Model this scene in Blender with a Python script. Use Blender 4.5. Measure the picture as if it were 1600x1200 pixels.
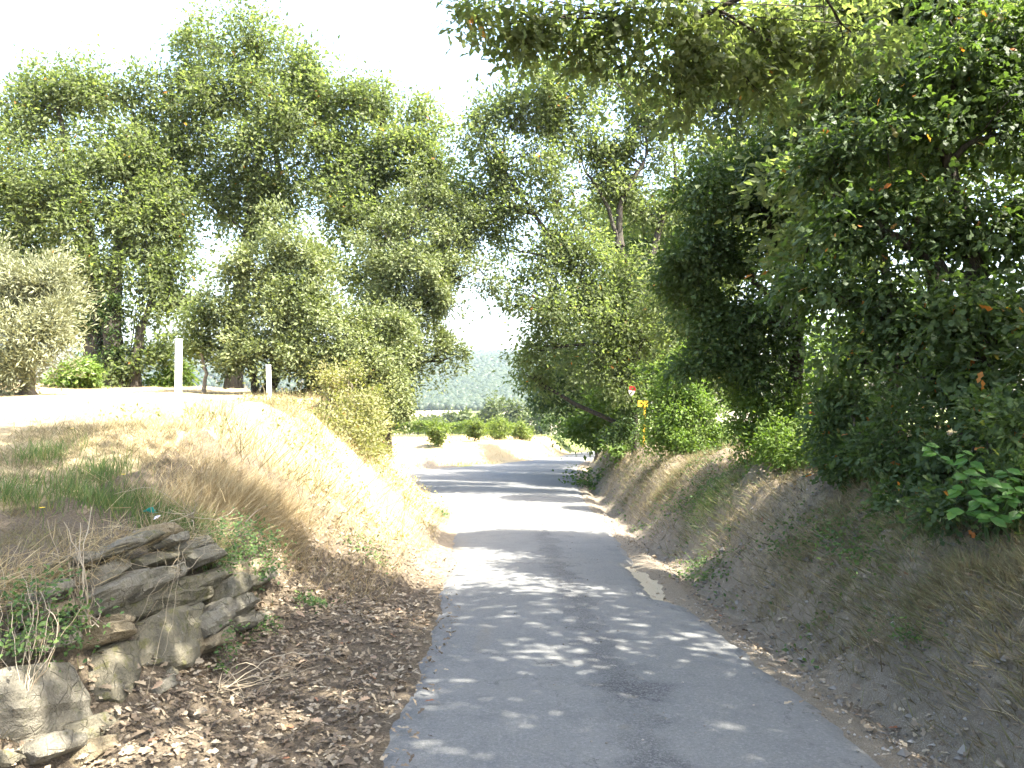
import bpy, math, random
import numpy as np

# ------------------------------------------------------------------ camera, sky, sun, exposure
scene = bpy.context.scene
for o in list(bpy.data.objects):
    bpy.data.objects.remove(o)
COL = scene.collection
FPX = 1250.0                      # focal length in pixels of the 1600 px wide photograph
EYE = 1.9
cam_d = bpy.data.cameras.new('camera')
cam_d.sensor_width = 36.0
cam_d.lens = 36.0 * FPX / 1600.0
cam_d.clip_start = 0.05
cam_d.clip_end = 6000
cam = bpy.data.objects.new('camera', cam_d)
COL.objects.link(cam)
cam.location = (0, 0, EYE)
cam.rotation_euler = (math.radians(90), 0, 0)
scene.camera = cam

SUN_EL = math.radians(55)
SUN_AZ = math.atan2(0.93, -0.36)           # compass angle of the sun, clockwise from +Y
S = np.array([math.sin(SUN_AZ) * math.cos(SUN_EL), math.cos(SUN_AZ) * math.cos(SUN_EL), math.sin(SUN_EL)])
world = bpy.data.worlds.new('World')
scene.world = world
world.use_nodes = True
wn = world.node_tree
bg = wn.nodes['Background']
sky = wn.nodes.new('ShaderNodeTexSky')
sky.sky_type = 'NISHITA'
sky.sun_disc = False
sky.sun_elevation = SUN_EL
sky.sun_rotation = SUN_AZ
sky.air_density = 1.0
sky.dust_density = 4.0
sky.ozone_density = 1.0
wn.links.new(sky.outputs[0], bg.inputs[0])
bg.inputs[1].default_value = 0.15
sun_d = bpy.data.lights.new('sun', 'SUN')
sun_d.energy = 4.4
sun_d.angle = math.radians(0.53)
sun_d.color = (1.0, 0.95, 0.86)
sun = bpy.data.objects.new('sun', sun_d)
COL.objects.link(sun)
sun.rotation_euler = (math.pi / 2 - SUN_EL, 0, math.pi - SUN_AZ)
sun.location = (20, -10, 40)
vs = scene.view_settings
vs.view_transform = 'Standard'
vs.look = 'None'
vs.exposure = 2.8
vs.gamma = 1.0
vs.use_curve_mapping = False
scene.cycles.max_bounces = 6
scene.cycles.diffuse_bounces = 3
scene.cycles.glossy_bounces = 2
scene.cycles.transmission_bounces = 4
scene.cycles.volume_bounces = 1
scene.cycles.use_denoising = True
scene.cycles.use_adaptive_sampling = True
scene.cycles.adaptive_threshold = 0.02

# ------------------------------------------------------------------ helpers
def tag(o, label=None, cat=None, group=None, kind=None):
    if label: o['label'] = label
    if cat: o['category'] = cat
    if group: o['group'] = group
    if kind: o['kind'] = kind
    return o

def empty(name, loc):
    o = bpy.data.objects.new(name, None)
    o.location = loc
    o.empty_display_size = 0.2
    COL.objects.link(o)
    return o

def np_mesh(name, V, faces, mat=None, attrs=None, smooth=False):
    """faces: list of (n,k) int arrays (k = 3 or 4). attrs: {name: per-vertex float array}"""
    me = bpy.data.meshes.new(name)
    V = np.asarray(V, dtype=np.float32)
    me.vertices.add(len(V))
    me.vertices.foreach_set('co', V.ravel())
    faces = [np.asarray(f, dtype=np.int32) for f in faces if len(f)]
    nl = sum(f.size for f in faces)
    nf = sum(len(f) for f in faces)
    me.loops.add(nl)
    me.polygons.add(nf)
    me.loops.foreach_set('vertex_index', np.concatenate([f.ravel() for f in faces]))
    tot = np.concatenate([np.full(len(f), f.shape[1], dtype=np.int32) for f in faces])
    start = np.concatenate([[0], np.cumsum(tot)[:-1]]).astype(np.int32)
    me.polygons.foreach_set('loop_start', start)
    me.polygons.foreach_set('loop_total', tot)
    me.polygons.foreach_set('use_smooth', np.full(nf, bool(smooth)))
    if attrs:
        for k, a in attrs.items():
            at_ = me.attributes.new(k, 'FLOAT', 'POINT')
            at_.data.foreach_set('value', np.asarray(a, dtype=np.float32))
    me.update(calc_edges=True)
    if mat is not None:
        for m in (mat if isinstance(mat, (list, tuple)) else [mat]):
            me.materials.append(m)
    return me

def link(name, me, parent=None, loc=None):
    """loc None: mesh coordinates are world coordinates (parent offset undone)"""
    o = bpy.data.objects.new(name, me)
    COL.objects.link(o)
    if parent is not None:
        o.parent = parent
        if loc is None:
            pl = parent.location
            if parent.parent is not None:
                pl = pl + parent.parent.location
            o.location = (-pl[0], -pl[1], -pl[2])
        else:
            o.location = loc
    elif loc is not None:
        o.location = loc
    return o

def norm(a):
    return a / np.maximum(np.linalg.norm(a, axis=-1, keepdims=True), 1e-9)

def smooth01(t):
    t = np.clip(t, 0, 1)
    return t * t * (3 - 2 * t)

def _hash(ix, iy, seed):
    h = (ix.astype(np.int64) * 374761393 + iy.astype(np.int64) * 668265263 + seed * 1442695041) & 0xFFFFFFFF
    h = ((h ^ (h >> 13)) * 1274126177) & 0xFFFFFFFF
    return ((h ^ (h >> 16)) & 0xFFFF) / 65535.0

def noise2(x, y, seed=0):
    x = np.asarray(x, float); y = np.asarray(y, float)
    ix = np.floor(x); iy = np.floor(y)
    fx = x - ix; fy = y - iy
    fx = fx * fx * (3 - 2 * fx); fy = fy * fy * (3 - 2 * fy)
    a = _hash(ix, iy, seed); b = _hash(ix + 1, iy, seed)
    c = _hash(ix, iy + 1, seed); d = _hash(ix + 1, iy + 1, seed)
    return (a * (1 - fx) + b * fx) * (1 - fy) + (c * (1 - fx) + d * fx) * fy

def fbm(x, y, seed=0, oct=3):
    s = 0; w = 0.5; t = 0
    for i in range(oct):
        s = s + w * noise2(x * 2 ** i, y * 2 ** i, seed + i); t += w; w *= 0.5
    return s / t - 0.5

def at(px, py, d):
    """the point at depth d metres that the photograph shows at (px, py)"""
    return np.array([(px - 800) / FPX * d, d, EYE - (py - 600) / FPX * d])

# ------------------------------------------------------------------ materials
class NT:
    def __init__(self, name):
        self.m = bpy.data.materials.new(name)
        self.m.use_nodes = True
        self.t = self.m.node_tree
        self.t.nodes.clear()
        self.out = self.t.nodes.new('ShaderNodeOutputMaterial')
    def n(self, typ, inputs=None, **props):
        nd = self.t.nodes.new('ShaderNode' + typ)
        for k, v in props.items():
            setattr(nd, k, v)
        for k, v in (inputs or {}).items():
            if isinstance(v, bpy.types.NodeSocket):
                self.t.links.new(v, nd.inputs[k])
            else:
                nd.inputs[k].default_value = v
        return nd
    def attr(self, name):
        return self.n('Attribute', attribute_name=name).outputs['Fac']
    def noise(self, scale, detail=4, rough=0.6, vec=None, dist=0.0):
        i = {'Scale': scale, 'Detail': detail, 'Roughness': rough, 'Distortion': dist}
        if vec is not None: i['Vector'] = vec
        return self.n('TexNoise', i).outputs['Fac']
    def ramp(self, fac, stops, interp='LINEAR'):
        r = self.n('ValToRGB', {'Fac': fac})
        cr = r.color_ramp
        cr.interpolation = interp
        while len(cr.elements) < len(stops): cr.elements.new(0.5)
        for e, (p, c) in zip(cr.elements, stops):
            e.position = p
            e.color = (c, c, c, 1) if isinstance(c, (int, float)) else (*c, 1)
        return r.outputs['Color']
    def mix(self, fac, a, b, mode='MIX'):
        nd = self.n('Mix', data_type='RGBA', blend_type=mode)
        for idx, v in ((0, fac), (6, a), (7, b)):
            s = nd.inputs[idx]
            if isinstance(v, bpy.types.NodeSocket): self.t.links.new(v, s)
            else: s.default_value = v if idx == 0 else (*v, 1)
        return nd.outputs[2]
    def math(self, op, a, b=0.0):
        i = {0: a, 1: b}
        return self.n('Math', i, operation=op).outputs[0]
    def bump(self, h, strength=0.3, dist=0.01):
        return self.n('Bump', {'Height': h, 'Strength': strength, 'Distance': dist}).outputs[0]
    def principled(self, color, rough=0.8, normal=None, spec=0.3):
        i = {'Roughness': rough, 'Specular IOR Level': spec}
        if isinstance(color, bpy.types.NodeSocket): i['Base Color'] = color
        else: i['Base Color'] = (*color, 1)
        if normal is not None: i['Normal'] = normal
        return self.n('BsdfPrincipled', i)
    def finish(self, shader):
        self.t.links.new(shader.outputs[0], self.out.inputs[0])
        return self.m
    def pos(self):
        return self.n('NewGeometry').outputs['Position']

def mat_leaf(name, stops, trans=0.4, rough=0.5, gain=(1.5, 1.7, 0.6), spec=0.2):
    k = NT(name)
    c = k.ramp(k.attr('tint'), stops)
    p = k.principled(c, rough, spec=spec)
    tc = k.mix(1.0, c, gain, 'MULTIPLY')
    tr = k.n('BsdfTranslucent', {'Color': tc})
    mx = k.n('MixShader', {0: trans})
    k.t.links.new(p.outputs[0], mx.inputs[1]); k.t.links.new(tr.outputs[0], mx.inputs[2])
    return k.finish(mx)

def mat_bark(name, a, b, scale=6):
    k = NT(name)
    tc = k.n('TexCoord').outputs['Object']
    mp = k.n('Mapping', {'Vector': tc, 'Scale': (scale * 3, scale * 3, scale * 0.6)}).outputs[0]
    f = k.noise(1.5, 6, 0.7, mp, 0.6)
    g = k.noise(1.7, 3, 0.6, tc)
    c = k.mix(k.ramp(f, [(0.35, 0.0), (0.65, 1.0)]), a, b)
    c = k.mix(k.ramp(g, [(0.5, 0.0), (0.75, 0.4)]), c, (0.075, 0.08, 0.05))
    return k.finish(k.principled(c, 0.95, k.bump(f, 0.8, 0.03), 0.1))

ORANGE = (0.42, 0.14, 0.035)
OAK = mat_leaf('oak_leaf', [(0.0, (0.082, 0.102, 0.045)), (0.5, (0.124, 0.150, 0.066)), (0.93, (0.178, 0.200, 0.090)), (0.997, (0.19, 0.20, 0.07)), (0.999, ORANGE)], 0.56, 0.55, (1.45, 1.6, 0.75))
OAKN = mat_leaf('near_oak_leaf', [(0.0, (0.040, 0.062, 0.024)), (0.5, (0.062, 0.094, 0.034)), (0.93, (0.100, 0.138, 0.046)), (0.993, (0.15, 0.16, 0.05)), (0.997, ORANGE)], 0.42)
HOLM = mat_leaf('holm_oak_leaf', [(0.0, (0.080, 0.102, 0.042)), (0.5, (0.138, 0.164, 0.070)), (0.9, (0.200, 0.222, 0.100)), (1.0, (0.2, 0.2, 0.1))], 0.28, 0.5, (1.3, 1.4, 0.6), 0.22)
DARK = mat_leaf('dark_evergreen_leaf', [(0.0, (0.034, 0.056, 0.020)), (0.5, (0.056, 0.088, 0.030)), (0.95, (0.090, 0.125, 0.044)), (1.0, (0.13, 0.15, 0.05))], 0.32, 0.45)
OLIVE = mat_leaf('olive_leaf', [(0.0, (0.130, 0.145, 0.075)), (0.6, (0.210, 0.220, 0.125)), (1.0, (0.300, 0.300, 0.190))], 0.2, 0.5, (1.2, 1.2, 0.7))
BUSH = mat_leaf('hedge_leaf', [(0.0, (0.065, 0.105, 0.024)), (0.6, (0.110, 0.165, 0.040)), (1.0, (0.180, 0.220, 0.062))], 0.42)
BRAMBLE = mat_leaf('bramble_leaf', [(0.0, (0.110, 0.125, 0.045)), (0.6, (0.200, 0.195, 0.085)), (0.85, (0.280, 0.250, 0.130)), (1.0, (0.17, 0.085, 0.04))], 0.35)
GREENP = mat_leaf('weed_leaf', [(0.0, (0.045, 0.085, 0.028)), (0.6, (0.075, 0.125, 0.040)), (1.0, (0.130, 0.180, 0.055))], 0.35)
LAUREL = mat_leaf('broad_leaf', [(0.0, (0.050, 0.115, 0.024)), (1.0, (0.085, 0.175, 0.036))], 0.35, 0.35)
VINE = mat_leaf('vine_leaf', [(0.0, (0.075, 0.105, 0.028)), (0.6, (0.125, 0.158, 0.044)), (1.0, (0.175, 0.200, 0.062))], 0.45)
FAR = mat_leaf('far_leaf', [(0.0, (0.050, 0.066, 0.026)), (0.6, (0.080, 0.098, 0.040)), (1.0, (0.12, 0.135, 0.055))], 0.3)
FOREST = mat_leaf('forest_leaf', [(0.0, (0.018, 0.027, 0.013)), (0.6, (0.027, 0.038, 0.018)), (1.0, (0.042, 0.054, 0.024))], 0.1)
STRAW = mat_leaf('dry_grass_blade', [(0.0, (0.230, 0.170, 0.085)), (0.6, (0.390, 0.310, 0.170)), (1.0, (0.520, 0.440, 0.270))], 0.3, 0.7, (1.1, 1.0, 0.8), 0.2)
GRASS = mat_leaf('green_grass_blade', [(0.0, (0.065, 0.105, 0.036)), (0.7, (0.110, 0.165, 0.052)), (1.0, (0.230, 0.210, 0.09))], 0.35, 0.6, (1.3, 1.4, 0.6), 0.2)
BROWNG = mat_leaf('bank_grass_blade', [(0.0, (0.110, 0.090, 0.048)), (0.5, (0.200, 0.165, 0.090)), (0.8, (0.150, 0.155, 0.065)), (1.0, (0.31, 0.26, 0.15))], 0.25, 0.7, (1.1, 1.0, 0.8), 0.2)
LITTER = mat_leaf('fallen_leaf_skin', [(0.0, (0.090, 0.068, 0.047)), (0.35, (0.165, 0.126, 0.084)), (0.75, (0.260, 0.208, 0.140)), (0.985, (0.350, 0.300, 0.215)), (1.0, (0.24, 0.08, 0.03))], 0.15, 0.7, (1.1, 0.9, 0.7), 0.2)
STALK = mat_leaf('dead_stalk', [(0.0, (0.200, 0.155, 0.095)), (1.0, (0.420, 0.360, 0.260))], 0.05, 0.7)
FLOWER = NT('yellow_petal'); FLOWER = FLOWER.finish(FLOWER.principled((0.75, 0.55, 0.03), 0.6))
BARK = mat_bark('oak_bark', (0.030, 0.026, 0.021), (0.085, 0.073, 0.058))
BARKL = mat_bark('pale_bark', (0.120, 0.098, 0.075), (0.26, 0.22, 0.175))

def mat_stone(name, a, b, c, lich=0.5):
    k = NT(name)
    tc = k.n('TexCoord').outputs['Object']
    f = k.noise(5, 8, 0.65, tc, 0.4)
    col = k.mix(k.ramp(f, [(0.3, 0.0), (0.7, 1.0)]), a, b)
    l = k.noise(11, 6, 0.7, tc)
    col = k.mix(k.ramp(l, [(0.52, 0.0), (0.62, lich)]), col, c)
    w = k.noise(26, 3, 0.6, tc)
    col = k.mix(k.ramp(w, [(0.66, 0.0), (0.72, 0.55)]), col, (0.32, 0.30, 0.255))
    g = k.noise(60, 4, 0.7, tc)
    vc = k.n('TexVoronoi', {'Vector': tc, 'Scale': 9.0}, feature='DISTANCE_TO_EDGE').outputs['Distance']
    ck = k.math('MULTIPLY', k.ramp(vc, [(0.0, 1.0), (0.03, 0.0)]), k.ramp(f, [(0.45, 0.0), (0.6, 0.7)]))
    col = k.mix(ck, col, (0.045, 0.042, 0.034))
    col = k.mix(k.ramp(g, [(0.35, 0.35), (0.55, 0.0)]), col, (0.060, 0.056, 0.045))
    h = k.math('ADD', k.math('MULTIPLY', f, 1.5), k.math('MULTIPLY', g, 0.5))
    h = k.math('SUBTRACT', h, k.math('MULTIPLY', ck, 0.6))
    return k.finish(k.principled(col, 0.92, k.bump(h, 0.9, 0.04), 0.15))
STONES = [mat_stone('grey_limestone', (0.125, 0.114, 0.086), (0.275, 0.248, 0.188), (0.125, 0.122, 0.066)),
          mat_stone('mossy_limestone', (0.105, 0.096, 0.070), (0.225, 0.200, 0.138), (0.130, 0.124, 0.050), 0.8),
          mat_stone('tan_limestone', (0.185, 0.145, 0.085), (0.310, 0.255, 0.165), (0.150, 0.140, 0.085), 0.4)]

# ground: masks come with the mesh (what lies there), colour detail from noise
def ground_material():
    k = NT('ground_soil')
    pos = k.pos()
    n1 = k.noise(1.3, 5, 0.65, pos); n2 = k.noise(9, 6, 0.7, pos); n3 = k.noise(55, 5, 0.75, pos); n4 = k.noise(140, 3, 0.7, pos)
    soil = k.mix(k.ramp(n2, [(0.3, 0.0), (0.7, 1.0)]), (0.130, 0.104, 0.072), (0.235, 0.192, 0.136))
    soil = k.mix(k.ramp(n3, [(0.42, 0.0), (0.7, 0.7)]), soil, (0.31, 0.26, 0.19))
    dry = k.mix(k.ramp(n3, [(0.3, 0.0), (0.68, 1.0)]), (0.200, 0.150, 0.080), (0.430, 0.350, 0.205))
    dry = k.mix(k.ramp(n2, [(0.55, 0.0), (0.75, 0.55)]), dry, (0.180, 0.175, 0.070))
    lit = k.mix(k.ramp(n3, [(0.35, 0.0), (0.65, 1.0)]), (0.075, 0.060, 0.043), (0.190, 0.152, 0.105))
    grav = k.mix(k.ramp(n4, [(0.38, 0.0), (0.66, 1.0)]), (0.140, 0.114, 0.080), (0.350, 0.302, 0.228))
    grav = k.mix(k.ramp(n2, [(0.35, 0.5), (0.65, 0.0)]), grav, (0.165, 0.135, 0.098))
    green = k.mix(k.ramp(n2, [(0.3, 0.0), (0.7, 1.0)]), (0.080, 0.115, 0.030), (0.185, 0.195, 0.070))
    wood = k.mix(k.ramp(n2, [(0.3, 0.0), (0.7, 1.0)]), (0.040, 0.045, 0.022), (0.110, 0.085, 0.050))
    c = soil
    for nm, col in (('dry', dry), ('green', green), ('litter', lit), ('gravel', grav), ('wood', wood)):
        e = k.math('ADD', k.attr(nm), k.math('MULTIPLY', k.math('SUBTRACT', n2, 0.5), 0.7))
        c = k.mix(k.ramp(e, [(0.38, 0.0), (0.62, 1.0)]), c, col)
    h = k.math('ADD', n3, k.math('MULTIPLY', n4, 0.5))
    return k.finish(k.principled(c, 0.95, k.bump(h, 0.8, 0.03), 0.1))
GROUND = ground_material()

def road_material():
    k = NT('asphalt')
    pos = k.pos()
    fine = k.noise(150, 4, 0.8, pos); grit = k.noise(42, 5, 0.8, pos)
    vor = k.n('TexVoronoi', {'Vector': pos, 'Scale': 70.0, 'Randomness': 1.0})
    big = k.noise(0.6, 4, 0.6, pos); mid = k.noise(3.5, 6, 0.7, pos); wide = k.noise(1.6, 5, 0.7, pos)
    g = k.math('ADD', k.math('MULTIPLY', fine, 0.5), k.math('MULTIPLY', grit, 0.5))
    c = k.mix(k.ramp(g, [(0.36, 0.0), (0.64, 1.0)]), (0.078, 0.080, 0.076), (0.195, 0.195, 0.184))
    c = k.mix(k.ramp(big, [(0.35, 0.0), (0.7, 0.5)]), c, (0.180, 0.176, 0.162))
    c = k.mix(k.ramp(mid, [(0.52, 0.0), (0.72, 0.5)]), c, (0.080, 0.084, 0.085))
    c = k.mix(k.ramp(wide, [(0.55, 0.0), (0.72, 0.35)]), c, (0.175, 0.165, 0.140))
    sp = k.ramp(vor.outputs['Color'], [(0.78, 0.0), (0.82, 1.0)])
    c = k.mix(k.math('MULTIPLY', sp, 0.22), c, (0.27, 0.265, 0.25))
    cs = k.math('ADD', k.attr('coarse'), k.math('MULTIPLY', k.math('SUBTRACT', mid, 0.5), 1.3))
    cf = k.ramp(cs, [(0.42, 0.0), (0.75, 1.0)])
    chips = k.ramp(k.noise(55, 4, 0.85, pos), [(0.46, 0.0), (0.56, 1.0)])
    c = k.mix(k.math('MULTIPLY', cf, 0.6), c, k.mix(chips, (0.055, 0.057, 0.058), (0.210, 0.208, 0.200)))
    dk = k.math('ADD', k.attr('patch'), k.math('MULTIPLY', k.math('SUBTRACT', mid, 0.5), 1.2))
    c = k.mix(k.ramp(dk, [(0.35, 0.0), (0.75, 0.75)]), c, k.mix(chips, (0.045, 0.046, 0.047), (0.150, 0.149, 0.145)))
    ds = k.math('ADD', k.attr('dust'), k.math('MULTIPLY', k.math('SUBTRACT', mid, 0.5), 0.9))
    c = k.mix(k.ramp(ds, [(0.38, 0.0), (0.8, 0.75)]), c, k.mix(g, (0.105, 0.094, 0.074), (0.215, 0.198, 0.162)))
    # hairline cracks
    wv = k.n('VectorMath', {0: pos, 1: k.n('Combine' + 'XYZ', {'X': k.math('MULTIPLY', wide, 1.6), 'Y': k.math('MULTIPLY', mid, 0.9)}).outputs[0]}, operation='ADD').outputs[0]
    cr = k.n('TexVoronoi', {'Vector': wv, 'Scale': 0.75}, feature='DISTANCE_TO_EDGE').outputs['Distance']
    cm = k.math('MULTIPLY', k.ramp(cr, [(0.0, 1.0), (0.010, 0.0)]), k.ramp(big, [(0.45, 0.0), (0.6, 0.7)]))
    c = k.mix(cm, c, (0.035, 0.035, 0.034))
    h = k.math('ADD', g, k.math('MULTIPLY', k.math('MULTIPLY', chips, cf), 0.6))
    h = k.math('SUBTRACT', h, k.math('MULTIPLY', cm, 0.7))
    return k.finish(k.principled(c, 0.88, k.bump(h, 0.7, 0.012), 0.2))
ROAD = road_material()

# ------------------------------------------------------------------ terrain
XL = np.array([(-10, -0.62), (0, -0.72), (4.5, -0.81), (6.1, -0.79), (8.6, -0.83), (12, -0.98), (16, -1.13), (18.5, -1.35), (21, -2.0), (24, -3.4), (27, -5.4), (29, -6.6), (32, -6.9), (36, -5.6), (40, -3.6), (46, -0.6), (52, 1.4), (60, 3.6), (66, 5.6), (72, 8.4), (80, 14.0), (90, 23)])
XR = np.array([(-10, 2.75), (0, 2.4), (4.5, 2.2), (6.4, 2.07), (8.0, 1.97), (8.8, 1.86), (8.95, 1.63), (10, 1.66), (11.3, 1.63), (11.5, 1.78), (13, 1.84), (15, 1.92), (21, 2.02), (27, 2.3), (33, 2.75), (40, 3.3), (46, 4.0), (52, 4.9), (60, 6.8), (66, 8.9), (72, 11.8), (80, 17.6), (90, 27)])
def road_l(y): return np.interp(y, XL[:, 0], XL[:, 1]) + 0.10 * fbm(y * 1.3, y * 0 + 3.1, 5) + 0.13 * fbm(y * 4, y * 0 + 1.7, 6) + 0.07 * fbm(y * 17, y * 0 + 2.7, 16, 2)
def road_r(y): return np.interp(y, XR[:, 0], XR[:, 1]) + 0.12 * fbm(y * 1.1, y * 0 + 9.1, 7) + 0.15 * fbm(y * 4, y * 0 + 4.7, 8) + 0.08 * fbm(y * 17, y * 0 + 6.7, 18, 2)
def road_r0(y): return np.interp(y, [-10, 4.5, 8, 15, 21, 33, 46, 60, 72, 90], [2.75, 2.2, 2.0, 1.95, 2.02, 2.75, 4.0, 6.8, 11.8, 27])
def road_z(y): return np.interp(y, [-20, 0, 62, 75, 95], [1.0, 0, -3.6, -4.1, -4.6])

PLATEAU = np.array([(-4.1, -12), (-3.95, 8), (-3.85, 13), (-3.9, 17), (-5.2, 20), (-9, 25), (-15, 27.5), (-60, 31), (-60, -12)], float)
ISLAND = np.array([(-30, 41), (-7, 42), (-4, 45.5), (-1.3, 51), (0.5, 57), (1.9, 62), (4.4, 72), (14, 88), (14, 105), (-70, 105), (-70, 40.5)], float)
def poly_sd(x, y, P):
    """signed distance to polygon P, negative inside"""
    x = np.asarray(x, float); y = np.asarray(y, float)
    d = np.full(x.shape, 1e18); inside = np.zeros(x.shape, bool)
    n = len(P)
    for i in range(n):
        ax, ay = P[i]; bx, by = P[(i + 1) % n]
        ex, ey = bx - ax, by - ay
        t = np.clip(((x - ax) * ex + (y - ay) * ey) / (ex * ex + ey * ey), 0, 1)
        d = np.minimum(d, (x - ax - t * ex) ** 2 + (y - ay - t * ey) ** 2)
        c = ((ay > y) != (by > y)) & (x < ex * (y - ay) / (ey if abs(ey) > 1e-9 else 1e-9) + ax)
        inside ^= c
    d = np.sqrt(d)
    return np.where(inside, -d, d)

FARY = [-20, 0, 62, 100, 150, 300, 520, 580, 800, 1150, 1550, 1900, 2600, 4500]
FARZ = [1.0, 0, -3.6, -5.6, -9.0, -14.5, -17.5, -16, 4, 33, 66, 72, 60, 40]
def H(x, y, detail=True):
    x = np.asarray(x, float); y = np.asarray(y, float)
    base = np.interp(y, FARY, FARZ)
    rz = road_z(y)
    z = np.where(y < 95, rz, base)
    z = np.where((y >= 80) & (y < 110), base + (rz - base) * (1 - smooth01((y - 80) / 15)), z)
    hillw = smooth01((y - 600) / 700)
    z = z + hillw * 26 * fbm(x / 420.0, y / 500.0, 31, 2) - hillw * 10 * smooth01((x - 100) / 900.0)
    xl = np.interp(y, XL[:, 0], XL[:, 1]); xr = road_r0(y)
    near = y < 95
    # left verge, bank and plateau
    sd = poly_sd(x, y, PLATEAU)
    zp = 1.30 + 0.019 * np.clip(y - 5, 0, 25) + 0.25 * smooth01((-x - 4) / 12)
    w = 2.75 + 0 * y
    f = 1 - np.clip(sd / w, 0, 1)
    f = f * 0.62 + 0.38 * smooth01(f)
    side = (x < 0) | (sd < w)
    bank = z + (zp - z) * f
    # stone-wall stretch: gentle verge, step at the wall, slope above it
    s = -0.85 - x
    prof = z + np.interp(s, [0, 0.7, 1.40, 1.55, 1.95, 3.1, 4.2, 40], [0.0, 0.10, 0.24, 0.40, 0.98, 1.42, 1.58, 1.8])
    ww = smooth01((9.2 - y) / 1.8)
    bank = np.where(x < 0, bank * (1 - ww) + np.where(s > 0, prof, z) * ww, bank)
    back = smooth01((y - (26.0 - 0.06 * (x + 12))) / 9.0)         # the plateau falls away behind its trees
    z = np.where(side & (x < 1), np.where(near, bank, z), z)
    # island bank with the orchard and vines
    sdi = poly_sd(x, y, ISLAND)
    wi = np.where(x < -4, 4.5, 2.0)
    fi = smooth01(1 - np.clip(sdi / wi, 0, 1))
    zi = np.interp(y, [38, 50, 62, 80, 105], [-1.75, -1.85, -2.25, -3.2, -5.5])
    z = np.where((x < 16) & (y > 34) & (y < 110) & (sdi < wi), z + (np.maximum(zi, z) - z) * fi, z)
    # right ditch and bank
    sr = x - xr
    hb = np.interp(y, [-20, 25, 40, 70, 110], [1, 1, 0.85, 0.6, 0.0])
    pr = np.interp(sr, [0, 0.18, 0.34, 0.55, 0.9, 1.25, 1.7, 2.4, 6, 30], [0, -0.05, -0.14, -0.02, 0.48, 0.98, 1.28, 1.45, 1.8, 2.6])
    z = np.where(sr > 0, z + pr * hb, z)
    if detail:
        off = smooth01(np.minimum(np.abs(x - xl), np.abs(sr)) / 0.5) * ((x < xl) | (sr > 0))
        amp = np.where(y < 110, 1.0, 0.0)
        z = z + amp * off * (0.30 * fbm(x * 0.8, y * 0.8, 41, 2) + 0.16 * fbm(x * 2.7, y * 2.7, 43, 3) + 0.07 * fbm(x * 9, y * 9, 47, 2)) * np.where(sd < 0.2, 0.55, 1.0)
        lb = off * amp * (x < 0) * smooth01((3.2 - sd) / 0.8) * smooth01((sd + 1.0) / 1.0) * smooth01((y - 8) / 2)
        z = z + lb * (0.5 * fbm(x * 1.3, y * 1.3, 81, 3) + 0.16 * fbm(x * 6, y * 6, 83, 2))
        rb = off * amp * smooth01((sr - 0.35) / 0.4) * smooth01((3.0 - sr) / 1.0)
        z = z + rb * (0.48 * fbm(x * 1.7, y * 1.7, 51, 3) + 0.20 * fbm(x * 5, y * 5, 53, 3))
        z = z + (1 - amp) * 0.5 * fbm(x / 20, y / 20, 49, 2)
    inside = (x > xl) & (x < xr) & (y < 90)
    z = np.where(inside, z - 0.05 * smooth01(np.minimum(x - xl, xr - x) / 0.25), z)
    return z

def surf(x, y):
    """walkable surface: the soil, or the asphalt where it lies on top"""
    inside = (x > road_l(y)) & (x < road_r(y)) & (y < 88)
    return np.where(inside, np.maximum(H(x, y), road_z(y) + 0.03), H(x, y))

def geo(a, b, first, ratio):
    out = []; v = a; st = first
    while v < b:
        v += st; st *= ratio; out.append(v)
    return out
gx = np.array(sorted([-v for v in geo(6, 2600, 0.16, 1.13)]) + list(np.arange(-6, 6.01, 0.105)) + geo(6, 2600, 0.16, 1.13))
gy = np.array(list(np.arange(-14, 1, 0.5)) + list(np.arange(1, 26, 0.11)) + geo(26, 4500, 0.14, 1.045))
GX, GY = np.meshgrid(gx, gy)
GZ = H(GX, GY)
def grid_faces(nx, ny):
    i = np.arange(nx - 1)[None, :] + nx * np.arange(ny - 1)[:, None]
    i = i.ravel()
    return np.stack([i, i + 1, i + nx + 1, i + nx], 1)
x_, y_ = GX.ravel(), GY.ravel()
xl_ = np.interp(y_, XL[:, 0], XL[:, 1]); sr_ = x_ - road_r0(y_)
sdp_ = poly_sd(x_, y_, PLATEAU); sdi_ = poly_sd(x_, y_, ISLAND)
m_dry = ((sdp_ < 2.3) * (y_ > 8.0) + (sdp_ < 0.4) + (sdi_ < 3) * 1.0).clip(0, 1) * 0.9
m_litter = np.where((x_ < xl_ + 0.1) & (y_ < 11) & (sdp_ > 0.2), 0.85, 0.0) * smooth01((11.5 - y_) / 2.5)
m_litter = np.maximum(m_litter, 0.55 * ((sr_ > 0.2) & (sr_ < 0.7) & (y_ < 12)))
m_gravel = np.where((sr_ > -0.6) & (sr_ < 1.0) & (y_ < 40), np.interp(sr_, [-0.6, 0.5, 1.0], [0.8, 0.62, 0.3]), 0.0)
m_gravel = np.maximum(m_gravel, np.where((x_ < xl_ + 0.8) & (y_ > 19) & (y_ < 42) & (sdp_ > 1.6) & (sdi_ > 2.0) & (sr_ < 0), 0.65, 0.0))
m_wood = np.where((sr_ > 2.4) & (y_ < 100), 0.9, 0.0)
m_dry = np.maximum(m_dry, np.where((sr_ > 0.7) & (sr_ < 2.4) & (y_ < 60), 0.42, 0))
m_wood = np.maximum(m_wood, np.where(y_ > 560, 0.95, 0))
m_green = np.where((y_ > 62) & (y_ < 560), 0.62 + 0.35 * np.sign(fbm(x_ / 60, y_ / 110, 3, 1)), 0.0)
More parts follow.
